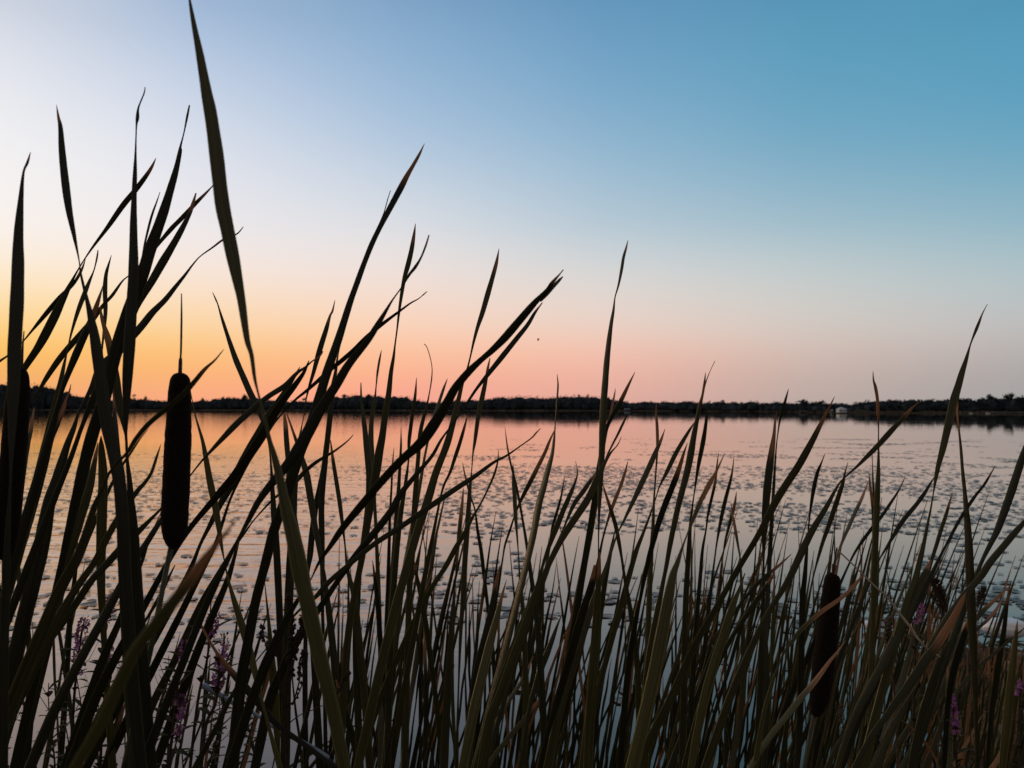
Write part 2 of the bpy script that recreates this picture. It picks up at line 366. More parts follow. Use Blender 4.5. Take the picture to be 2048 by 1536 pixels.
# buildings on the far shore
def house(name, label, x, ybase, wpx, hpx, D=None, roof=M_ROOF, wall=M_WHITE, deep=1.0, windows=2, hip=True):
    D = D or interp(SHORE, x) + 2
    s = D / F; w = wpx * s; h_ = hpx * s; z0 = H - (ybase - HOR) * s; z0 = max(z0, .15)
    loc = Vector(((x - 1024) * s, D, z0)); t = thing(name, label, 'building', loc)
    wh = h_ * .58; dp = w * deep
    m = MB(); m.box((0, dp/2, wh/2), w, dp, wh); m.build('wall', wall, t, smooth=False)
    m = MB(); o_ = w * .07
    if hip: m.add([(-w/2-o_, -o_, wh), (w/2+o_, -o_, wh), (w/2+o_, dp+o_, wh), (-w/2-o_, dp+o_, wh), (-w*.08, dp*.5, h_), (w*.08, dp*.5, h_)], [(0,1,5,4), (2,3,4,5), (1,2,5), (3,0,4), (3,2,1,0)])
    else: m.add([(-w/2-o_, -o_, wh), (w/2+o_, -o_, wh), (w/2+o_, dp+o_, wh), (-w/2-o_, dp+o_, wh), (-w/2-o_, dp*.5, h_), (w/2+o_, dp*.5, h_)], [(0,1,5,4), (2,3,4,5), (1,2,5), (3,0,4), (3,2,1,0)])
    m.build('roof', roof, t, smooth=False)
    for i in range(windows):
        xx = -w/2 + w * (i + .5) / windows
        f = MB(); f.box((xx, -.03, wh*.58), w/windows*.5, .06, wh*.38); fr = f.build('window', wall, t, smooth=False)
        g = MB(); g.box((xx, -.075, wh*.58), w/windows*.42, .03, wh*.30); g.build('pane', M_GLASS, fr, smooth=False)
    return t
house('boathouse', 'small white boathouse with a pitched roof at the right shoreline', 1686, 825, 15, 11, 232, windows=2, roof=M_WHITE)
house('house', 'pale long house half hidden in the woods below the ridge', 1141, 819, 20, 9, 520, wall=M_GREYP, windows=4, hip=False)
house('house', 'small pale cottage among trees right of the long house', 1176, 816, 8, 6, 530, wall=M_GREYP, windows=1, hip=False)
house('house', 'pale house in a gap of the trees left of the broad leaning leaf', 1516, 815, 13, 6, 400, wall=M_GREYP, windows=3, hip=False)
house('house', 'pale low house on the bank left of the boathouse', 1608, 826, 12, 4, 262, wall=M_SIDE, roof=M_SIDE, windows=3, hip=False)
house('shed', 'narrow grey shed left of the boathouse', 1665, 825, 5, 7, 250, wall=M_GREYP, windows=1)
house('house', 'pale house with light windows low on the shore beside the tall leaf', 1255, 821, 10, 4, 470, wall=M_GREYP, windows=3, hip=False)
def boat(label, x, wpx, D, hull=M_WHITE, cabin=True):
    s = D / F; w = wpx * s; loc = Vector(((x-1024)*s, D, 0)); t = thing('boat', label, 'boat', loc)
    m = MB(); hh = w * .20
    top = [(-.5,0),(-.42,-.13),(.2,-.15),(.5,0),(.2,.15),(-.42,.13)]
    m.add([(a*w, b_*w, hh) for a, b_ in top] + [(a*w*.85, b_*w*.6, -.05) for a, b_ in top], [tuple(range(6)), tuple(range(11, 5, -1))] + [(i, i+6, (i+1) % 6+6, (i+1) % 6) for i in range(6)])
    m.build('hull', hull, t, smooth=False)
    if cabin:
        m = MB(); m.box((-w*.05, 0, hh + w*.09), w*.36, w*.2, w*.18); m.build('cabin', M_GREYP, t, smooth=False)
boat('white moored boat left of the other boats on the right shore', 1942, 8, 228)
boat('small grey boat between two white boats on the right shore', 1955, 6, 229, M_GREYP, False)
boat('long low white boat moored below the big rounded tree', 1976, 11, 227)
def dock(label, x, wpx, D):
    s = D / F; w = wpx * s; t = thing('dock', label, 'dock', Vector(((x-1024)*s, D, 0)))
    m = MB(); m.box((0, 0, .45), w, 1.4, .10); m.build('deck', M_GREYP, t, smooth=False)
    for i in range(5):
        q = MB(); q.tube([Vector((-w/2 + w*(i+.5)/5, -.6, -.6)), Vector((-w/2 + w*(i+.5)/5, -.6, .5))], [.07, .07], 6); q.build('post', M_TRUNK, t)
dock('low grey dock running along the right shore past the boats', 2012, 54, 226)
dock('pale dock at the right edge of the picture', 2046, 14, 222)

# near bank: mud under the cattails, running out to a rubble spit on the right
def bank_z(x, y):
    edge = 2.35 + (2.75 * max(0, min(1, (x - 1.45) / 1.1)) ** .8) + .18 * mnoise.noise(Vector((x*1.3, y*1.3, 2)))
    t = max(0, min(1, (edge - y) / .55)); z = -.22 + .30 * t * t * (3 - 2*t)
    return z + .035 * mnoise.noise(Vector((x*3, y*3, 0))) + .012 * mnoise.noise(Vector((x*13, y*13, 5)))
nx, ny = 170, 150; vs, fs = [], []
for j in range(ny):
    for i in range(nx):
        x = -6 + 13 * i / (nx-1); y = -3 + 9 * j / (ny-1); vs.append((x, y, bank_z(x, y)))
for j in range(ny-1):
    for i in range(nx-1): fs.append((j*nx+i, j*nx+i+1, (j+1)*nx+i+1, (j+1)*nx+i))
structure(mesh('muddy_bank', vs, fs, M_MUD))

# ---------------------------------------------------------------- lily pads
def pad_mesh(k):
    r_ = random.Random(k); vs = [(0, 0, .004)]; n_ = 20; cut = r_.uniform(.15, .4)
    for ring, rr in ((0, .5), (1, .86), (2, 1.0)):
        for i in range(n_ + 1):
            a = cut + (2*math.pi - 2*cut) * i / n_
            w = rr * (1 + .05*math.sin(a*3 + k) + .03*math.sin(a*7))
            vs.append((w*math.cos(a), w*math.sin(a)*.92, .004 + (0, .01, .05)[ring] * (1 + math.sin(a*2 + k)*.8)))
    fs = []
    for i in range(n_): fs.append((0, 1+i, 2+i))
    m_ = n_ + 1
    for g in range(2):
        for i in range(n_): fs.append((1+g*m_+i, 1+(g+1)*m_+i, 2+(g+1)*m_+i, 2+g*m_+i))
    return vs, fs
PADS = [pad_mesh(k) for k in range(5)]
prng = random.Random(21)
def vn(x, y, s=0): return mnoise.noise(Vector((x, y, s)))
def pad_density(X_, Y_):
    px = 1024 + X_ / Y_ * F; py = HOR + H / Y_ * F
    if px < -150 or px > 2200: return 0
    pn = .5 + .9 * vn(X_ * .22, Y_ * .42, 3) + .5 * vn(X_ * .9, Y_ * 1.6, 7)
    streak = .5 + .9 * vn(X_ * .22, Y_ * .40, 11) + .8 * vn(X_ * .8, Y_ * .9, 5)
    if py < 878: return 0
    if py < 932:
        if px < 980: return max(0, streak - .45) * .5 if py > 905 else 0
        return max(0, streak - .66) * (1.6 if px > 1580 else 1.0)
    k = 1.0
    if px < 760: k = .5
    if py < 965: k *= .75
    ragged = 1040 + 75 * vn(X_ * .7, 9.1, 2) + 60 * vn(X_ * 2.3, Y_ * .8, 4)
    if py < ragged + 40: return max(0, min(1, pn - .12)) * k
    if py < ragged + 75: return max(0, min(1, pn - .30)) * k
    if py < 1255: return max(0, min(1, pn - (.34 if 1050 < px < 1400 else .15))) * k * 1.2
    if px < 640: return .25 * pn if py < 1285 else 0
    return max(0, pn - .62) * .35
pts = []
tries = 0
while tries < 230000:
    tries += 1
    Y_ = math.sqrt(prng.uniform(3.25**2, 38**2)); X_ = prng.uniform(-.75, .75) * Y_
    if prng.random() < pad_density(X_, Y_) * .62:
        if bank_z(X_, Y_) > -.08: continue
        pts.append((Y_, X_, (.024 + .058 * prng.random() ** 1.6) * (.82 if X_ < -.1 * Y_ else 1)))
# keep pads from overlapping
cell = {}; keep = []
for Y_, X_, r in pts:
    ci = (int(X_ / .25), int(Y_ / .25)); ok = True
    for a in (-1, 0, 1):
        for b_ in (-1, 0, 1):
            for (yy, xx, rr) in cell.get((ci[0]+a, ci[1]+b_), ()):
                if (xx-X_)**2 + (yy-Y_)**2 < (.85*(rr+r))**2: ok = False
    if ok: cell.setdefault(ci, []).append((Y_, X_, r)); keep.append((Y_, X_, r))
keep.sort()
near, far = keep[:290], keep[290:]
protos = []
for i, (Y_, X_, r) in enumerate(near):
    if i < 5:
        o = mesh('lily_pad', PADS[i][0], PADS[i][1], M_PAD); protos.append(o)
    else:
        o = protos[i % 5].copy(); C.objects.link(o)
    o.location = (X_, Y_, .004 + .002 * (i % 3)); o.scale = (r, r, r)
    o.rotation_euler = (prng.uniform(-.03, .03), prng.uniform(-.03, .03), prng.uniform(0, 6.28))
    if Y_ < 5.2: tag(o, 'pale lily pad floating singly on the smooth dark water close behind the cattails', 'lily pad', 'lily pads on the near dark water')
    elif X_ < -.3: tag(o, 'small dark lily pad on the rippled water behind the left cattails', 'lily pad', 'lily pads on the rippled left water')
    elif X_ < 1.2: tag(o, 'small dark lily pad on the grey water behind the middle cattails', 'lily pad', 'lily pads behind the middle cattails')
    else: tag(o, 'small dark lily pad on the grey water behind the right cattails', 'lily pad', 'lily pads behind the right cattails')
vs, fs = [], []
for Y_, X_, r in far:
    pv, pf = PADS[prng.randrange(5)]; a = prng.uniform(0, 6.28); ca, sa = math.cos(a), math.sin(a); b0 = len(vs)
    tx, ty = prng.uniform(-.02, .02), prng.uniform(-.02, .02); zs = prng.uniform(.2, .8)
    for x, y, z in pv:
        xr, yr = (x*ca - y*sa) * r, (x*sa + y*ca) * r
        vs.append((X_ + xr, Y_ + yr, .006 + z*r*zs + xr*tx + yr*ty))
    fs += [tuple(i + b0 for i in f) for f in pf]
o = mesh('lily_pad_field', vs, fs, M_PAD); o['kind'] = 'stuff'; tag(o, 'wide drifting field of countless small lily pads out on the lake', 'lily pads')

# ---------------------------------------------------------------- stones, log, spit
def rock(name, label, cat, loc, sx, sy, sz, seed, mat, rough=.25, group=None, rot=0):
    import bmesh
    bm = bmesh.new(); bmesh.ops.create_icosphere(bm, subdivisions=3, radius=1)
    for v in bm.verts:
        k_ = 1 + rough * mnoise.noise(v.co * 1.4 + Vector((seed, 0, 0))) + rough*.35 * mnoise.noise(v.co * 4 + Vector((seed, 3, 0)))
        v.co = Vector((v.co.x * sx, v.co.y * sy, v.co.z * sz)) * k_
    me = bpy.data.meshes.new(name); bm.to_mesh(me); bm.free(); me.polygons.foreach_set('use_smooth', [True]*len(me.polygons)); me.materials.append(mat)
    o = bpy.data.objects.new(name, me); C.objects.link(o); o.location = loc; o.rotation_euler = (0, 0, rot)
    return tag(o, label, cat, group)
def ground(px, py, z=0.03):
    return P(px, py, rootd(py, z))
p = ground(1994, 1264, .06); rock('stone', 'smooth oval white stone with faint bands at the right edge of the spit', 'stone', p + Vector((-.01, -.1, .055)), .135, .08, .066, 2.2, M_BUOY, .05, rot=-.25)
p = ground(1738, 1250, .04); rock('stone', 'small white stone glimpsed between leaves right of the smaller seed head', 'stone', p + Vector((0, 0, .0)), .05, .04, .03, 5.1, M_BUOY, .1)
# driftwood log
p0 = ground(1822, 1275, .06); p1 = ground(1925, 1272, .05)
m = MB(); pp = [p0.lerp(p1, t) + Vector((0, 0, .015 + .02*math.sin(t*9))) for t in [i/12 for i in range(13)]]
m.tube(pp, [.05 + .012*math.sin(i*1.7) for i in range(13)], 12)
tag(m.build('driftwood_log', M_LOG), 'weathered pale brown log lying at the water beyond the purple flower', 'log')
srng = random.Random(8)
slots = []
for i in range(60):
    px = srng.uniform(1690, 2120); py = srng.uniform(1290, 1520); g = ground(px, py, .05)
    if bank_z(g.x, g.y) < -.02: continue
    s = srng.uniform(.03, .085); slots.append(s)
    rock('stone', 'brown rubble stone on the muddy spit among the right cattail stems', 'stone', Vector((g.x, g.y, bank_z(g.x, g.y) + s*.3)), s, s*.8, s*.6, i*1.7, M_STONE, .5, 'rubble on the right spit', srng.uniform(0, 3))
# dead litter on the spit
m = MB()
for i in range(900):
    px = srng.uniform(1600, 2150); py = srng.uniform(1285, 1560); g = ground(px, py, .05)
    if bank_z(g.x, g.y) < -.05: continue
    z = max(0, bank_z(g.x, g.y)) + srng.uniform(.004, .04); a = srng.uniform(0, 6.28); ln = srng.uniform(.04, .22); w = srng.uniform(.002, .006)
    d = Vector((math.cos(a), math.sin(a), srng.uniform(-.1, .35))) * ln; q = Vector((-math.sin(a), math.cos(a), .3)) * w; o0 = Vector((g.x, g.y, z))
    m.add([o0 - q, o0 + q, o0 + d*.5 + q + Vector((0,0,.012)), o0 + d, o0 + d*.5 - q + Vector((0,0,.012))], [(0, 1, 2, 3, 4)])
o = m.build('dead_litter', M_SEED, smooth=False); o['kind'] = 'stuff'; tag(o, 'tangle of dead brown stems and leaf litter on the right spit', 'leaf litter')

M_HAY = simple('dry_grass', (.26, .17, .09), .8, .1, .5, 8)
hr = random.Random(44); m = MB()
for i in range(2600):
    px = hr.uniform(1560, 2560); yb = hr.uniform(1385, 1660); d = (H - .03) * F / (yb - HOR); g = P(px, yb, d)
    if bank_z(g.x, g.y) < -.10 and hr.random() < .8: continue
    g.z = max(0, bank_z(g.x, g.y)); hh = hr.uniform(.06, .24) * (1 if hr.random() < .9 else 1.6); a = hr.uniform(0, 6.28); bend = hr.uniform(.1, .9) * hh; w = hr.uniform(.0008, .0022)
    pts_ = [g + Vector((math.cos(a)*bend*t*t, math.sin(a)*bend*t*t, hh*(t - .35*t*t*(bend/hh)))) for t in (0, .25, .5, .75, 1)]
    m.tube(pts_, [w, w, w*.8, w*.6, w*.2], 3, cap=False)
o = m.build('dry_grass', M_HAY); o['kind'] = 'stuff'; tag(o, 'fine tangle of dry tan grass between the cattails at lower right', 'dry grass')

# ---------------------------------------------------------------- cattail leaves
lrng = random.Random(77)
ZBASE = .0
def leaf_path(pts, d, dd=0.0):
    """photo points (x, y, width px) from tip downward -> world points with widths, carried down to the ground"""
    sm = spline(pts, 5); out = []; n = len(sm)
    for i, (x, y, w) in enumerate(sm):
        dep = d + dd * (1 - i / n)
        a, b_ = sm[max(i-2, 0)], sm[min(i+2, n-1)]; dx, dy = b_[0]-a[0], abs(b_[1]-a[1])
        k_ = max(.66, dy / math.hypot(dx, dy)) if w > 3 else 1              # widths were read along the row
        p = P(x, y, dep); out.append([p, max(w * k_ * .86, .6) / F * dep, i / n])
    return out
def build_leaf(parent, root, pts, d, dry=0, dd=0.0, seed=0, yaw=None, mat=None, tone=None):
    r_ = random.Random(seed * 13 + 5)
    path = leaf_path(pts, d, dd)
    p_last = path[-1][0]; p_prev = path[-4][0]
    w_last = path[-1][1]
    slope = (p_last - p_prev); s = slope.x / max(-slope.z, .02) if slope.z < 0 else -1.2 * (1 if slope.x < 0 else -1)
    s = max(-1.1, min(1.1, s))
    z = p_last.z; target = root
    nst = 14; x = p_last.x; pos = []
    for i in range(1, nst + 1):
        t = i / nst; zz = z + (target.z - .02 - z) * t
        x += s * (1 - t) * (z - target.z) / nst
        pos.append((t, x, zz))
    for t, xx, zz in pos:
        k_ = t * t * (3 - 2*t)
        path.append([Vector((xx + (target.x - xx) * k_, p_last.y + (target.y - p_last.y) * k_, zz)), w_last * (1 - t) + .013 * t, 1])
    if yaw is None: yaw = r_.uniform(-.6, .6)
    down = r_.random() < .85; ph = r_.uniform(0, 6.28); tw = r_.uniform(.08, .28)
    c0, c1 = path[2][0], path[min(len(path)-1, len(path)//2)][0]; tm = (c1 - c0).normalized(); vm = (c0 - Vector((0, 0, H))).normalized()
    s0 = tm.cross(vm).normalized(); n0 = s0.cross(tm); nf = n0 * math.cos(yaw) - s0 * math.sin(yaw)
    if nf.dot(vm) > 0: nf = -nf
    if nf.z > .03 and down: yaw = -yaw * .7
    verts, faces, U, V_, DR = [], [], [], [], []
    sect = [(-1, 0), (-.84, .065), (0, .035), (.84, .065), (1, 0), (.84, -.07), (0, -.10), (-.84, -.07)]
    ns = len(sect); dist = 0; scale = F / d
    dry_len = abs(dry) if dry else r_.choice([0, 18, 28, 45, 0, 35])
    for i, (p, w, tt) in enumerate(path):
        a = path[max(i-1, 0)][0]; b_ = path[min(i+1, len(path)-1)][0]; t = (b_ - a).normalized()
        if i: dist += (p - path[i-1][0]).length
        view = (p - Vector((0, 0, H))).normalized(); side = t.cross(view); side.normalize(); nrm = side.cross(t).normalized()
        y_ = yaw + tw * math.sin(ph + dist * 3.2)
        y_ = max(-1.0, min(1.0, y_))
        sd_ = side * math.cos(y_) + nrm * math.sin(y_); nn = nrm * math.cos(y_) - side * math.sin(y_)
        W = w * .5 / max(.5, math.cos(y_)); th = max(W * 1.0, .0006)
        edge_n = 1 + .02 * math.sin(dist * 160 + ph) 
        for (u, v) in sect:
            verts.append(p + sd_ * (u * W * edge_n) + nn * (v * th) - root); U.append(u); V_.append(dist * 1.0)
            dpx = dist * scale
            DR.append(1 - min(1, max(0, (dpx - dry_len * .5) / max(1, dry_len * 1.1))) if dry_len else 0)
            if dry < 0: DR[-1] = .62
    for i in range(len(path) - 1):
        for k_ in range(ns): faces.append((i*ns+k_, i*ns+(k_+1) % ns, (i+1)*ns+(k_+1) % ns, (i+1)*ns+k_))
    faces.append(tuple(range(ns))[::-1])
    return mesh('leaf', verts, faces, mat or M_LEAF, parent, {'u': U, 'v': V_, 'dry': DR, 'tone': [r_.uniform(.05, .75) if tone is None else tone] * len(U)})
def head_spike(parent, root, axis, d, spike):
    """axis: photo (x, y, w) down the seed head; spike: thin bare tip above; stalk runs down to the root"""
    sm = spline(axis, 6); pts = [P(x, y, d) for x, y, w in sm]; rad = [w / 2 / F * d for x, y, w in sm]
    # stalk below
    e = pts[-1]; dirn = (pts[-1] - pts[-6]).normalized(); sp_ = [e + Vector((0, 0, .01))]
    for i in range(1, 13):
        t = i / 12; q = e + dirn * ((e.z - root.z) * t); q.z = e.z + (root.z - e.z) * t
        sp_.append(q.lerp(Vector((root.x, root.y, q.z)), t * t * (3 - 2*t)))
    m = MB(); m.tube(sp_, [.0026 + .003 * i / 12 for i in range(13)], 10); m.build('stalk', M_STALK, parent, rel=root)
    m = MB(); n_ = 20; b0 = 0
    up = Vector((0, 1, 0))
    for i, p in enumerate(pts):
        t = (pts[min(i+1, len(pts)-1)] - pts[max(i-1, 0)]).normalized(); a = t.cross(up).normalized(); c = t.cross(a)
        for k_ in range(n_):
            q = 2*math.pi*k_/n_; dv = a*math.cos(q) + c*math.sin(q)
            rr = rad[i] * (1 + .05 * mnoise.noise(p * 140 + dv * 3) + .035 * mnoise.noise(p * 420 + dv * 9)) 
            m.v.append(p + dv * rr)
    for i in range(len(pts)-1):
        for k_ in range(n_): m.f.append((i*n_+k_, i*n_+(k_+1) % n_, (i+1)*n_+(k_+1) % n_, (i+1)*n_+k_))
    m.f.append(tuple(range(n_))[::-1]); m.f.append(tuple((len(pts)-1)*n_+k_ for k_ in range(n_)))
    hd = m.build('seed_head', M_HEAD, parent, rel=root)
    if spike:
        sm = spline(spike, 4); m = MB(); m.tube([P(x, y, d) for x, y, w in sm], [w/2/F*d for x, y, w in sm], 8)
        m.build('spike', M_SPIKE, hd, rel=root)

